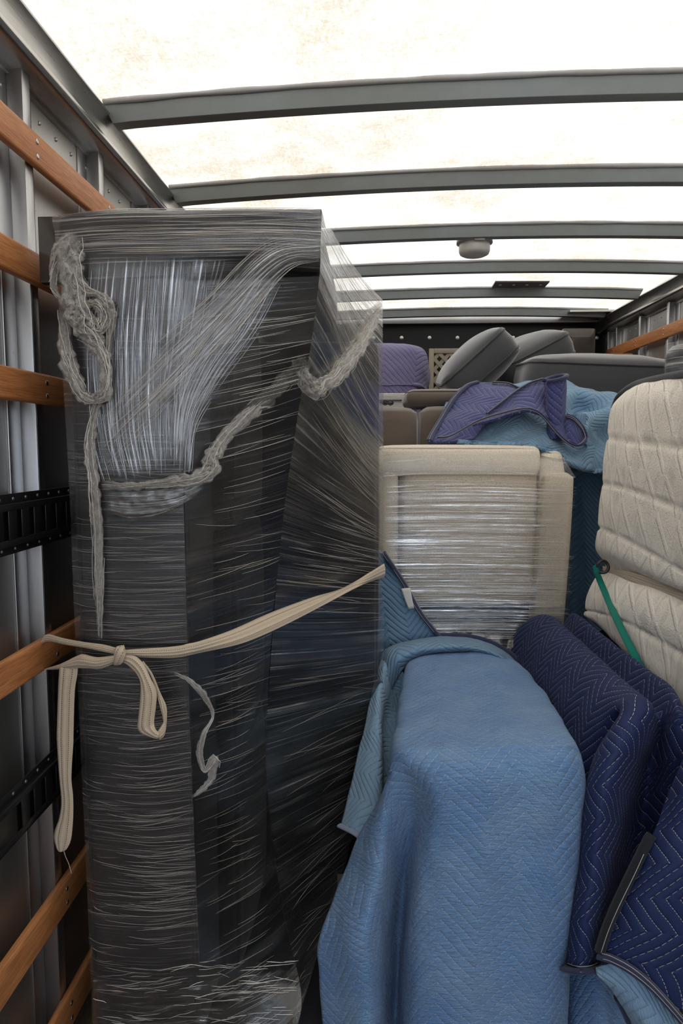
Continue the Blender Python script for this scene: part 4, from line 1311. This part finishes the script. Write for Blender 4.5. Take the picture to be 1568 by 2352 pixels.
# crumpled blanket on top of the armchair
blD = empty('moving_blanket', (.6, 2.9, 0))
tag(blD, 'crumpled blanket on the armchair top, sky blue with its navy side turned up', 'blanket', 'moving blankets')
D = [[(1030, 900, 3.20), (1100, 885, 3.22), (1190, 878, 3.25), (1290, 876, 3.25), (1360, 884, 3.2), (1418, 905, 3.1), (1500, 930, 3.05)],
     [(1020, 930, 3.05), (1090, 905, 3.08), (1190, 890, 3.1), (1300, 892, 3.10), (1350, 908, 3.06), (1415, 920, 3.0), (1500, 940, 2.95)],
     [(1015, 965, 2.95), (1090, 930, 2.96), (1190, 915, 2.97), (1300, 918, 3.0), (1338, 948, 3.04), (1398, 930, 2.9), (1500, 960, 2.86)],
     [(1020, 995, 2.85), (1110, 955, 2.82), (1210, 943, 2.80), (1310, 965, 2.95), (1350, 950, 2.80), (1396, 965, 2.84), (1500, 985, 2.80)],
     [(1030, 1012, 2.74), (1120, 985, 2.72), (1220, 978, 2.70), (1310, 1000, 2.86), (1348, 985, 2.72), (1392, 1005, 2.82), (1500, 1020, 2.74)],
     [(1045, 1015, 2.68), (1130, 1010, 2.65), (1230, 1015, 2.62), (1310, 1048, 2.64), (1352, 1048, 2.67), (1388, 1040, 2.72), (1500, 1050, 2.70)],
     [(1050, 1018, 2.66), (1140, 1022, 2.62), (1235, 1030, 2.59), (1310, 1066, 2.61), (1350, 1080, 2.63), (1390, 1088, 2.66), (1500, 1100, 2.66)],
     [(1055, 1022, 2.70), (1145, 1030, 2.68), (1240, 1040, 2.66), (1312, 1075, 2.70), (1350, 1092, 2.74), (1390, 1098, 2.76), (1500, 1110, 2.76)]]
sheet('cover', grid(D), 130, 90, M['q_sky'], blD, thick=.012, amp=.030, freq=6.5, seed=6)
D3 = [[(1285, 1060, 2.84), (1310, 1065, 2.86), (1345, 1075, 2.84), (1400, 1085, 2.82), (1500, 1090, 2.8)],
      [(1290, 1160, 2.86), (1318, 1160, 2.90), (1350, 1170, 2.85), (1400, 1180, 2.83), (1500, 1180, 2.8)],
      [(1290, 1300, 2.86), (1320, 1300, 2.92), (1352, 1300, 2.86), (1400, 1300, 2.82), (1500, 1300, 2.8)],
      [(1290, 1450, 2.86), (1318, 1450, 2.90), (1352, 1450, 2.85), (1400, 1450, 2.82), (1500, 1450, 2.8)],
      [(1290, 1880, 2.86), (1318, 1885, 2.90), (1352, 1885, 2.85), (1400, 1895, 2.82), (1500, 1900, 2.8)]]
sheet('hanging_side', grid(D3), 60, 70, M['q_teal'], blD, thick=.01, amp=.006, freq=8, seed=3)
# navy side turned up
N1 = [[(984, 1014, 2.66), (994, 996, 2.72), (1010, 968, 2.80), (1040, 920, 2.92), (1070, 889, 3.0), (1096, 879, 3.04), (1128, 878, 3.05)],
      [(1010, 1016, 2.66), (1030, 985, 2.72), (1050, 955, 2.79), (1080, 920, 2.89), (1110, 892, 2.97), (1140, 884, 3.02), (1165, 882, 3.04)],
      [(1040, 1014, 2.66), (1065, 980, 2.71), (1090, 950, 2.77), (1120, 925, 2.84), (1150, 900, 2.92), (1170, 890, 2.98), (1192, 890, 3.02)],
      [(1085, 1010, 2.66), (1110, 980, 2.71), (1135, 955, 2.76), (1160, 930, 2.82), (1180, 910, 2.88), (1195, 898, 2.95), (1215, 896, 2.98)]]
_, gN1 = sheet('navy_corner', grid(N1), 70, 50, M['q_navy_u'], blD, thick=.010, amp=.006, freq=11, seed=1)
N2 = [[(1105, 960, 2.74), (1140, 930, 2.76), (1180, 900, 2.80), (1215, 882, 2.84), (1246, 872, 2.86)],
      [(1110, 962, 2.71), (1150, 940, 2.72), (1195, 918, 2.73), (1230, 905, 2.75), (1256, 898, 2.79)],
      [(1100, 968, 2.68), (1150, 950, 2.67), (1200, 937, 2.67), (1238, 940, 2.68), (1262, 940, 2.74)],
      [(1085, 975, 2.66), (1150, 958, 2.645), (1205, 942, 2.63), (1240, 950, 2.64), (1268, 965, 2.70)]]
sheet('navy_fold', grid(N2), 60, 44, M['q_navy_u'], blD, thick=.010, amp=.004, freq=12, seed=2)
N3 = []
for i, t in enumerate(np.linspace(0, 1, 6)):
    row = []
    cxp, cyp = 1274 + 6 * t - 4 * t * t, 872 + 132 * t
    rx = 27 * (1 - .22 * t)
    for a in np.linspace(math.radians(165), math.radians(-160), 11):
        row.append(P(cxp + rx * math.cos(a), cyp + 8 * (1 if t == 0 else 1) * -math.sin(a) * .55 - 6 * math.cos(a) * (1 - t), 2.72 + .05 * math.sin(a)))
    N3.append(row)
N3 = np.array(N3)
_, gN3 = sheet('navy_curl', N3, 60, 50, M['q_navy_u'], blD, thick=.008, amp=.002, freq=14, back=M['q_sky'], force=False)
N4 = [[(1290, 958, 2.72), (1305, 955, 2.70), (1325, 968, 2.68), (1338, 990, 2.68), (1344, 1005, 2.70)],
      [(1292, 985, 2.69), (1306, 985, 2.66), (1322, 992, 2.65), (1336, 1006, 2.65), (1343, 1014, 2.68)],
      [(1290, 1005, 2.67), (1305, 1012, 2.64), (1322, 1020, 2.63), (1334, 1022, 2.64), (1342, 1020, 2.68)]]
sheet('navy_fold', grid(N4), 40, 34, M['q_navy_u'], blD, thick=.010, amp=.003, freq=14, seed=4)
N5 = [[(1268, 940, 2.72), (1282, 950, 2.70), (1292, 965, 2.69)],
      [(1270, 970, 2.68), (1288, 985, 2.665), (1302, 1005, 2.65)],
      [(1285, 1000, 2.64), (1302, 1014, 2.63), (1320, 1024, 2.63)]]
sheet('navy_fold', grid(N5), 30, 34, M['q_navy_u'], blD, thick=.010, amp=.002, freq=14, seed=9)


def taped(pts, rad, flat=.5):
    edge_tape('binding', [P(*c) for c in pts], rad, M['bind_navy'], blD, flat)
    for s in (-.35, .35):
        mb = MB(); mb.tube(curve_pts([P(c[0], c[1] + s * rad * 560, c[2] - rad * .75) for c in pts], 80), .0007, 5)
        mb.done('stitch_row', M['thread'], blD, True)


taped([(985, 1012, 2.65), (994, 994, 2.71), (1011, 966, 2.79), (1041, 917, 2.91), (1071, 887, 2.99), (1097, 877, 3.03)], .013)
taped([(1006, 1005, 2.65), (1030, 1003, 2.63), (1060, 988, 2.63), (1100, 966, 2.63), (1150, 950, 2.625), (1200, 939, 2.61), (1230, 944, 2.61), (1252, 962, 2.62), (1275, 990, 2.61), (1300, 1014, 2.60), (1322, 1024, 2.60), (1338, 1016, 2.62), (1344, 1004, 2.65), (1336, 982, 2.65), (1318, 962, 2.67), (1300, 955, 2.69)], .010)
taped([(1118, 950, 2.72), (1150, 925, 2.74), (1185, 898, 2.78), (1215, 880, 2.82), (1246, 870, 2.84)], .010)
taped([(1130, 878, 3.03), (1165, 880, 3.02), (1190, 890, 2.99)], .009)
cur = [tuple(g) for g in gN3[0][::6]]
edge_tape('binding', [np.array(c) + np.array([0, -.004, .004]) for c in cur], .010, M['bind_navy'], blD, .8)

# ------------------------------------------------------------------ beige armchair on end
ach = empty('armchair', (.42, 2.85, .58))
tag(ach, 'beige tweed armchair stood on end in clear film, in mid-load', 'armchair')
Y0 = 2.55
def bxz(x0, y0, x1, y1, Y): return P(x0, y1, Y)[0], P(x1, y0, Y)[0], P((x0 + x1) / 2, y1, Y)[2], P((x0 + x1) / 2, y0, Y)[2]
xa, xb, za, zb = bxz(918, 1030, 1241, 1394, Y0 + .02)
rbox('seat', (xa, Y0 + .03, za), (xb, 2.98, zb), .05, M['beige'], ach, puff=.012)
xa, xb, za, zb = bxz(868, 1030, 915, 1560, Y0)
rbox('arm', (xa, Y0 + .01, za), (xb, 2.98, zb), .030, M['beige_lt'], ach, puff=.006)
xa, xb, za, zb = bxz(1236, 1088, 1322, 1560, Y0)
def lean(p):
    q = np.array(p); q[0] -= max(0, (CZ - .15 - q[2])) * .045; return q
rbox('arm', (xa, Y0, za), (xb, 2.98, zb), .030, M['beige_lt'], ach, puff=.008, warp=lean)
xa, xb, za, zb = bxz(1238, 1034, 1296, 1130, Y0 + .03)
def slope(p):
    q = np.array(p); t = (zb - q[2]) / (zb - za)
    if q[0] > xa + .02: q[0] += .030 * t ** 1.5
    return q
rbox('arm_top', (xa, Y0 + .035, za), (xb, 2.97, zb), .030, M['beige_lt'], ach, puff=.004, warp=slope)
xa, xb, za, zb = bxz(866, 1024, 1243, 1094, Y0 + .01)
rbox('top_rail', (xa, Y0 + .004, za), (xb, 2.98, zb), .030, M['beige_lt'], ach, puff=.006)
xa, xb, za, zb = bxz(915, 1385, 1240, 1570, Y0 + .06)
m = MB(); m.box((xa, Y0 + .07, za), (xb, 2.95, zb)); m.done('dust_cover', M['dust'], ach, False, .004)
cf = [[(876, 1085, 2.535), (1000, 1080, 2.53), (1120, 1080, 2.53), (1240, 1085, 2.53), (1324, 1090, 2.54)],
      [(876, 1180, 2.53), (1000, 1180, 2.535), (1120, 1180, 2.535), (1240, 1180, 2.53), (1320, 1180, 2.535)],
      [(876, 1290, 2.53), (1000, 1290, 2.535), (1120, 1290, 2.535), (1238, 1290, 2.53), (1316, 1290, 2.535)],
      [(876, 1400, 2.53), (1000, 1400, 2.535), (1120, 1400, 2.535), (1234, 1400, 2.53), (1308, 1400, 2.535)],
      [(876, 1530, 2.52), (1000, 1530, 2.50), (1120, 1530, 2.50), (1230, 1530, 2.52), (1300, 1530, 2.535)]]
_, gK = sheet('stretch_film', grid(cf), 80, 90, M['film_glare'], ach, amp=.0015, freq=10, seed=3, fade=(.1, .12, .15, .05))
threads('film_thread', gK, 90, ach, .2, .75, seed=31, drift=.004, rad=(.0003, .0008), vr=(.05, .95), lift=.004)
cf2 = [[(880, 1036, 2.70), (1000, 1026, 2.70), (1120, 1026, 2.70), (1296, 1040, 2.70)],
       [(880, 1044, 2.56), (1000, 1034, 2.56), (1120, 1036, 2.56), (1298, 1056, 2.58)],
       [(880, 1095, 2.53), (1000, 1088, 2.53), (1120, 1088, 2.53), (1322, 1098, 2.53)]]
_, gK2 = sheet('stretch_film', grid(cf2), 60, 24, M['film_hug'], ach, amp=.002, freq=14, seed=5)
cr = [[(985, 1448, 2.50), (1060, 1448, 2.49), (1130, 1455, 2.49), (1190, 1470, 2.50)],
      [(1000, 1470, 2.48), (1060, 1475, 2.47), (1130, 1485, 2.47), (1200, 1500, 2.48)],
      [(1020, 1510, 2.50), (1080, 1515, 2.50), (1140, 1525, 2.50), (1210, 1540, 2.50)]]
sheet('crumpled_film', grid(cr), 60, 24, M['film_foot'], ach, amp=.012, freq=30, seed=2, fade=(.05, .05, .1, .05))
# low crate the armchair stands on (almost wholly hidden)
m = MB(); m.box((.06, 2.62, 0), (.70, 2.98, P(1000, 1560, 2.6)[2] - .002))
o = m.done('packing_crate', M['wood_pale'], None, False, .004, base=(.4, 2.8, 0)); tag(o, 'low pine crate under the beige armchair', 'crate')

# ------------------------------------------------------------------ brown recliner behind the armchair
br = empty('recliner', (.15, 3.3, 0))
tag(br, 'brown microsuede recliner behind the beige armchair, with a folded pad on top', 'recliner')
Y1 = 3.02
xa, xb, za, zb = bxz(800, 938, 962, 1100, Y1)
rbox('back_panel', (xa, Y1, .0), (xb, 3.5, zb), .05, M['brown_suede'], br, puff=.015)
xa2, xb2, za, zb = bxz(963, 936, 1080, 1100, Y1)
rbox('back_panel', (xa2 - .004, Y1, .0), (xb2, 3.5, zb), .05, M['brown_suede'], br, puff=.015)
xa, xb, za, zb = bxz(932, 894, 1100, 930, 3.10)
def sag(p):
    q = np.array(p); return q
rbox('head_pad', (xa, 3.10, za), (xb, 3.45, zb), .032, M['brown_suede'], br, puff=.008)
m = MB()
for px in (884, 896):
    p = P(px, 925, 3.03)
    m.tube([p + np.array([.012 * math.cos(a), -.01, .009 * math.sin(a)]) for a in np.linspace(0, 2 * math.pi, 13)], .004, 6)
p0, p1 = P(872, 924, 3.02), P(903, 927, 3.02)
m.tube([p0, p1], .005, 6)
m.done('clasp', M['black_rubber'], br, True)

# whitewashed cabinet edge
xa, xb, za, zb = bxz(790, 903, 952, 919, 3.78)
cab = empty('white_cabinet', (.0, 4.0, 0)); tag(cab, 'whitewashed wooden cabinet whose top edge shows behind the recliner', 'cabinet')
m = MB(); m.box((xa, 3.78, za), (xb, 4.2, zb)); m.done('top_board', M['ledge'], cab, False, .004)
m = MB(); m.box((xa + .02, 3.80, 0), (xb - .02, 4.18, za)); m.done('body', M['ledge'], cab, False, .004)

# violet blanket over a chair back
blP = empty('moving_blanket', (.05, 4.5, 0))
tag(blP, 'violet quilted blanket covering an upright chair back by the front wall', 'blanket', 'moving blankets')
R = [[(790, 800, 4.70), (830, 793, 4.70), (900, 792, 4.70), (950, 798, 4.70), (975, 815, 4.72), (980, 850, 4.76)],
     [(790, 798, 4.50), (830, 790, 4.50), (900, 789, 4.50), (952, 794, 4.50), (978, 810, 4.54), (986, 850, 4.72)],
     [(790, 806, 4.40), (830, 800, 4.40), (900, 799, 4.40), (948, 803, 4.41), (978, 822, 4.47), (987, 860, 4.68)],
     [(790, 840, 4.37), (830, 836, 4.37), (900, 835, 4.37), (948, 838, 4.40), (974, 850, 4.46), (986, 880, 4.66)],
     [(790, 880, 4.36), (830, 878, 4.36), (900, 878, 4.36), (945, 878, 4.40), (966, 885, 4.46), (980, 900, 4.64)],
     [(790, 960, 4.35), (830, 960, 4.35), (900, 960, 4.35), (945, 960, 4.39), (962, 960, 4.44), (980, 960, 4.62)],
     [(790, 1560, 4.35), (830, 1560, 4.35), (900, 1560, 4.35), (945, 1560, 4.39), (962, 1560, 4.44), (980, 1560, 4.62)]]
sheet('cover', grid(R), 70, 90, M['q_violet'], blP, thick=.012, amp=.006, freq=7, seed=2)

# tan lattice panel
lat = empty('lattice_panel', (.55, 4.95, 0)); tag(lat, 'tan plastic lattice panel with diamond holes, leaning by the front wall', 'lattice panel')
x0, x1, _, z1 = bxz(984, 800, 1130, 900, 4.95)
YL = 4.95
z0 = .0
m = MB()
fw = .035
m.box((x0, YL, z0), (x0 + fw, YL + .02, z1)); m.box((x1 - fw, YL, z0), (x1, YL + .02, z1)); m.box((x0 + fw, YL, z1 - fw), (x1 - fw, YL + .02, z1))
m.box((x0 + fw, YL, z0), (x1 - fw, YL + .02, z0 + fw)); m.box((x0 + fw, YL, 1.55), (x1 - fw, YL + .02, 1.60))
m.done('frame', M['lattice'], lat, False, .003)
m = MB()
ax0, ax1, az0, az1 = x0 + fw, x1 - fw, 1.60, z1 - fw
pit = .074; hw = .0125
for sgn in (1, -1):
    k = -60
    while k < 60:
        # line x*sgn - z = c, clipped to the opening
        c_ = k * pit
        pts = []
        for t in np.linspace(ax0, ax1, 200):
            z = sgn * (t - (ax0 + ax1) / 2) - c_ + az1
            if az0 <= z <= az1: pts.append((t, z))
        if len(pts) > 3:
            (xa, za), (xb, zb) = pts[0], pts[-1]
            d = np.array([xb - xa, zb - za]); d /= np.linalg.norm(d); n_ = np.array([-d[1], d[0]]) * hw
            yy = YL + .004 + (.004 if sgn > 0 else 0)
            q = [(xa + n_[0], za + n_[1]), (xb + n_[0], zb + n_[1]), (xb - n_[0], zb - n_[1]), (xa - n_[0], za - n_[1])]
            V = [(a, yy, b) for a, b in q] + [(a, yy + .004, b) for a, b in q]
            m.add(V, [(0, 1, 2, 3), (7, 6, 5, 4), (0, 4, 5, 1), (1, 5, 6, 2), (2, 6, 7, 3), (3, 7, 4, 0)])
        k += 1
m.done('lattice', M['lattice'], lat, False)
m = MB(); m.box((ax0, YL + .014, z0 + fw), (ax1, YL + .018, 1.55)); m.done('infill', M['lattice'], lat, False)

# ------------------------------------------------------------------ grey cushions
def cushion(center, L, Dp, T, puff, rot, lab):
    root = empty('sofa_cushion', center, rot)
    tag(root, lab, 'cushion', 'grey sofa cushions')
    h = np.array([L / 2, Dp / 2, T / 2])
    n = 30
    def outline(a, sc=1.0):
        # rounded rectangle by superellipse
        e = .34
        return np.array([math.copysign(abs(math.cos(a)) ** e, math.cos(a)) * h[0] * sc, math.copysign(abs(math.sin(a)) ** e, math.sin(a)) * h[1] * sc])
    A = np.linspace(0, 2 * math.pi, 97)[:-1]
    V = []; rings = []
    for sz in (1, -1):
        for t in np.linspace(.02, 1, 16):
            row = []
            for a in A:
                q = outline(a, t)
                x_, y_ = abs(q[0]) / h[0], abs(q[1]) / h[1]
                z = sz * (h[2] + puff * (max(0, 1 - x_ ** 2.6) ** .55) * (max(0, 1 - y_ ** 2.6) ** .55))
                z += .006 * mnoise.noise(Vector((q[0] * 7, q[1] * 7, sz * 3 + center[0])))
                row.append(len(V)); V.append((q[0], q[1], z))
            rings.append(row)
    mid = []
    for f in (.6, 0, -.6):
        row = []
        for a in A:
            q = outline(a, 1.0 + .03 * (1 - abs(f)))
            row.append(len(V)); V.append((q[0], q[1], h[2] * f))
        mid.append(row)
    seq = rings[:16] + mid + rings[16:][::-1]
    Fc = []
    for r0, r1 in zip(seq, seq[1:]):
        for k in range(len(A)):
            k2 = (k + 1) % len(A)
            Fc.append((r0[k], r1[k], r1[k2], r0[k2]))
    Fc.append(tuple(seq[0])); Fc.append(tuple(seq[-1])[::-1])
    build('cushion_cover', V, Fc, M['grey_velvet'], root, local=True)
    for sz in (1, -1):
        m = MB()
        m.tube([(*outline(a, 1.0), sz * h[2] * 1.0 + .004 * mnoise.noise(Vector((math.cos(a) * 3, math.sin(a) * 3, sz)))) for a in np.linspace(0, 2 * math.pi, 120)], .0065, 6, cap=False)
        m.done('piping', M['grey_pipe'], root, True, local=True)
    return root


p = P(1092, 840, 4.02)
cushion(p, .45, .50, .12, .075, (math.radians(8), math.radians(-42), math.radians(-6)), 'grey velvet cushion tilted on its edge next to the lattice panel')
p = P(1200, 828, 4.50)
cushion(p, .52, .50, .12, .075, (math.radians(8), math.radians(-27), math.radians(8)), 'grey velvet cushion tilted behind another, with its corner near the front right bundle')
p = P(1372, 878, 3.85)
cushion(p, .84, .56, .16, .07, (math.radians(4), math.radians(3), math.radians(-3)), 'long grey velvet cushion lying flat behind the crumpled blanket')
m = MB(); m.box((.45, 3.60, 0), (1.55, 4.70, CZ + .16))
o = m.done('upholstered_ottoman', M['grey_velvet'], None, False, .03, base=(.9, 4.1, 0)); tag(o, 'big grey upholstered block that the grey cushions lie on', 'ottoman')

# bundle and boards in the front right corner
xa, xb, za, zb = bxz(1292, 752, 1372, 816, 4.95)
bag = empty('wrapped_box', ((xa + xb) / 2, 5.02, 0)); tag(bag, 'dark box wrapped in clear plastic in the front right corner under the roof', 'wrapped box')
rbox('box_body', (xa, 4.97, 0), (xb, 5.19, zb), .02, M['gloss_dark'], bag, puff=.004)
bg = grid([[(1288, 748, 4.95), (1330, 747, 4.94), (1376, 749, 4.95)], [(1288, 780, 4.94), (1330, 780, 4.93), (1375, 782, 4.94)], [(1288, 818, 4.93), (1330, 818, 4.92), (1372, 818, 4.93)]])
_, gg = sheet('plastic_wrap', bg, 50, 40, M['film_glare'], bag, amp=.012, freq=22, seed=2)
for (a, b, c_, d, Y, lab) in ((1300, 1362, 815, 823, 4.70, 'wooden board end lying behind the flat grey cushion, nearer the dark wrapped box'),
                              (1352, 1453, 812, 826, 4.55, 'pale wooden board end lying behind the flat grey cushion, under the slanting rail')):
    xa, xb, za, zb = bxz(a, c_, b, d, Y)
    m = MB(); m.box((xa, Y, za - .02), (xb, Y + .05, zb))
    o = m.done('wooden_board', M['wood'] if a < 1340 else M['wood_pale'], None, False, .003, base=((xa + xb) / 2, Y, za - .02)); tag(o, lab, 'board', 'loose boards')

# grey wrapped roll behind the mattress
xa = P(1536, 820, 2.95)[0]
rl = empty('wrapped_roll', (xa + .16, 2.95, 0)); tag(rl, 'grey roll wrapped in clear plastic, standing behind the white mattress', 'roll')
zt = P(1555, 792, 2.95)[2]
V = []; Fc = []
n = 48
prof = [(.0, 0), (.15, 0), (.16, .02)] + [(.16, t) for t in np.linspace(.1, zt - .04, 50)] + [(.155, zt - .02), (.14, zt - .004), (.0001, zt)]
m = MB(); m.lathe(prof, (xa + .16, 2.95, 0), 'z', n); m.done('roll_body', M['grey_velvet'], rl, True)
g = np.array([[(xa + .16 + (.166 + .006 * mnoise.noise(Vector((a * 2, z * 30, 1)))) * math.cos(a), 2.95 + (.166 + .006 * mnoise.noise(Vector((a * 2, z * 30, 5)))) * math.sin(a), z) for a in np.linspace(math.pi * .9, math.pi * 2.1, 40)] for z in np.linspace(zt + .006, 1.3, 90)])
_, gR = sheet('plastic_wrap', g, 40, 90, M['film_milky'], rl, raw=True)
threads('film_thread', gR, 50, rl, .2, .7, seed=61, drift=.02, rad=(.0006, .0014), vr=(.0, .4), lift=.004)

# ------------------------------------------------------------------ white mattress, doubled over
mat_ = empty('mattress', (1.0, 2.0, CZ - .6)); tag(mat_, 'cream quilted mattress doubled over and strapped, standing on the right', 'mattress')
def mrow(ys, dY=0.0, dx=0.0):
    ks = [(1402, 2.42), (1390, 2.36), (1404, 2.24), (1440, 2.10), (1490, 1.96), (1568, 1.76), (1700, 1.48), (1900, 1.22)]
    return ks
# columns: back, rounded far edge, then along the face toward the viewer
T = []
def row(pts): T.append([P(*c) for c in pts])
row([(1500, 872, 2.75), (1455, 888, 2.55), (1462, 884, 2.40), (1480, 878, 2.22), (1515, 872, 2.05), (1575, 862, 1.86), (1700, 835, 1.55)])
row([(1500, 900, 2.72), (1436, 905, 2.50), (1440, 900, 2.36), (1466, 890, 2.18), (1510, 882, 2.01), (1575, 872, 1.82), (1700, 848, 1.52)])
row([(1500, 940, 2.70), (1412, 938, 2.48), (1418, 938, 2.33), (1455, 930, 2.14), (1502, 924, 1.97), (1572, 916, 1.78), (1700, 895, 1.49)])
row([(1500, 1005, 2.70), (1401, 1005, 2.47), (1406, 1007, 2.31), (1442, 1014, 2.12), (1495, 1019, 1.95), (1570, 1030, 1.76), (1700, 1045, 1.47)])
row([(1500, 1060, 2.70), (1396, 1058, 2.46), (1401, 1060, 2.30), (1440, 1070, 2.11), (1495, 1082, 1.94), (1570, 1100, 1.75), (1700, 1130, 1.46)])
row([(1500, 1112, 2.70), (1392, 1110, 2.46), (1396, 1113, 2.30), (1436, 1122, 2.11), (1492, 1142, 1.94), (1570, 1172, 1.75), (1700, 1225, 1.46)])
row([(1500, 1165, 2.70), (1387, 1162, 2.46), (1391, 1166, 2.30), (1434, 1180, 2.11), (1492, 1206, 1.94), (1570, 1245, 1.75), (1700, 1310, 1.46)])
row([(1500, 1215, 2.70), (1382, 1212, 2.46), (1387, 1217, 2.30), (1432, 1238, 2.11), (1490, 1270, 1.94), (1570, 1315, 1.75), (1700, 1395, 1.46)])
row([(1500, 1260, 2.72), (1379, 1258, 2.48), (1384, 1264, 2.32), (1430, 1282, 2.12), (1490, 1312, 1.95), (1570, 1352, 1.76), (1700, 1430, 1.47)])
row([(1500, 1300, 2.76), (1398, 1300, 2.53), (1404, 1304, 2.38), (1436, 1312, 2.18), (1492, 1334, 2.01), (1572, 1366, 1.82), (1700, 1440, 1.52)])
row([(1500, 1322, 2.74), (1376, 1330, 2.50), (1382, 1334, 2.34), (1424, 1346, 2.14), (1486, 1366, 1.96), (1570, 1400, 1.77), (1700, 1475, 1.48)])
row([(1500, 1365, 2.72), (1360, 1368, 2.48), (1370, 1372, 2.31), (1418, 1384, 2.11), (1482, 1410, 1.93), (1570, 1455, 1.74), (1700, 1530, 1.45)])
row([(1500, 1395, 2.72), (1353, 1400, 2.48), (1366, 1406, 2.31), (1414, 1420, 2.11), (1480, 1452, 1.93), (1570, 1505, 1.74), (1700, 1590, 1.45)])
row([(1500, 1405, 2.72), (1351, 1410, 2.48), (1368, 1428, 2.32), (1416, 1470, 2.12), (1482, 1530, 1.93), (1570, 1610, 1.74), (1700, 1735, 1.45)])
row([(1500, 1410, 2.74), (1368, 1415, 2.52), (1385, 1440, 2.36), (1425, 1486, 2.16), (1490, 1550, 1.97), (1574, 1634, 1.78), (1700, 1765, 1.49)])
row([(1560, 1420, 2.74), (1430, 1430, 2.52), (1450, 1460, 2.36), (1500, 1510, 2.16), (1560, 1570, 1.97), (1640, 1650, 1.78), (1770, 1780, 1.49)])
T = np.array(T)
near = T[:, -1:, :]
T = np.concatenate([T, near + np.array([.05, -.015, 0]), near + np.array([.34, .01, 0])], 1)      # round the near end
bul = [0, .2, .9, .0, .9, .0, .9, .0, .7, 0, .8, .9, .1, .3, 0, 0]
BW = cr_weights(len(bul), 150) @ np.array(bul)
seam = [3, 5, 7, 12]
def mdisp(u, v):
    b = BW[:, None] * .004 * np.ones_like(u)
    r = v * (len(bul) - 1)
    for s in seam:
        near = np.exp(-((r - s) / .09) ** 2)
        tuft = .5 + .5 * np.cos(u * 2 * math.pi * 9 + s * 1.3)
        b = b - .010 * near * (.35 + .65 * tuft)
    return b
_, gM = sheet('ticking_cover', T, 120, 150, M['ticking'], mat_, disp=mdisp, amp=.0025, freq=9, seed=3, refc=20)
# body behind the cover
ctr = [P(1450, 1000, 2.75), P(1700, 900, 1.6)]
zt_ = P(1480, 880, 2.22)[2]
edge_tape('edge_binding', [P(1408, 938, 2.50), P(1418, 914, 2.49), P(1434, 898, 2.44), P(1460, 882, 2.34), P(1490, 874, 2.16), P(1530, 866, 1.99), P(1580, 857, 1.82), P(1700, 828, 1.54)], .012, M['bind_black'], mat_, .8)
# back half of the fold
V = []
def solid(a, b, c, d, zl, zh, nm):
    m = MB(); V = [(*a, zl), (*b, zl), (*c, zl), (*d, zl), (*a, zh), (*b, zh), (*c, zh), (*d, zh)]
    m.add(V, [(0, 3, 2, 1), (4, 5, 6, 7), (0, 1, 5, 4), (1, 2, 6, 5), (2, 3, 7, 6), (3, 0, 4, 7)])
    return m.done(nm, M['ticking'], mat_, True, .02)
solid((.875, 2.46), (.835, 1.50), (1.17, 1.48), (1.20, 2.48), CZ - .66, CZ + .19, 'folded_half')

# straps on the mattress
gs = empty('ratchet_strap', (.95, 2.2, 1.2)); tag(gs, 'green flat strap running down across the white mattress from a black ring', 'strap')
tp = [(1369, 1296), (1374, 1306), (1390, 1345), (1424, 1420), (1460, 1490), (1490, 1548), (1520, 1580), (1570, 1625), (1640, 1690)]
bt = [(1360, 1302), (1364, 1316), (1377, 1352), (1408, 1424), (1442, 1494), (1474, 1556), (1504, 1592), (1560, 1650), (1630, 1715)]
gs_d = [min(depth_at(gM, *a), depth_at(gM, *b)) - .022 for a, b in zip(tp, bt)]
gs_d[0] = gs_d[1] = gs_d[2] = min(gs_d[:3])
ribbon('strap_band', tp, bt, gs_d, M['green_web'], gs, nu=90, bulge=.0012)
m = MB()
p = P(1383, 1302, gs_d[0] + .004)
m.tube([p + np.array([.019 * math.cos(a), .004 * math.sin(2 * a), .019 * math.sin(a)]) for a in np.linspace(0, 2 * math.pi, 33)], .0055, 8, cap=False)
m.done('ring', M['black_rubber'], gs, True)
ms = empty('cotton_strap', (1.0, 2.1, 1.25)); tag(ms, 'pale cotton strap pulled round the waist of the white mattress', 'strap')
ms_d = [depth_at(gM, a, b) - .012 for a, b in ((1390, 1304), (1400, 1310), (1440, 1322), (1490, 1340), (1570, 1368), (1690, 1420))]
ribbon('strap_band', [(1384, 1300), (1400, 1305), (1440, 1312), (1490, 1326), (1570, 1352), (1700, 1400)],
       [(1386, 1307), (1400, 1314), (1440, 1328), (1490, 1348), (1570, 1376), (1700, 1430)], ms_d, M['web'], ms, nu=60, bulge=.003)
ribbon('strap_band', [(1384, 1306), (1400, 1312), (1440, 1322), (1490, 1340), (1570, 1362), (1700, 1412)],
       [(1386, 1310), (1400, 1317), (1440, 1336), (1490, 1358), (1570, 1392), (1700, 1450)], [d - .008 for d in ms_d], M['web_pale'], ms, nu=60, bulge=.003)
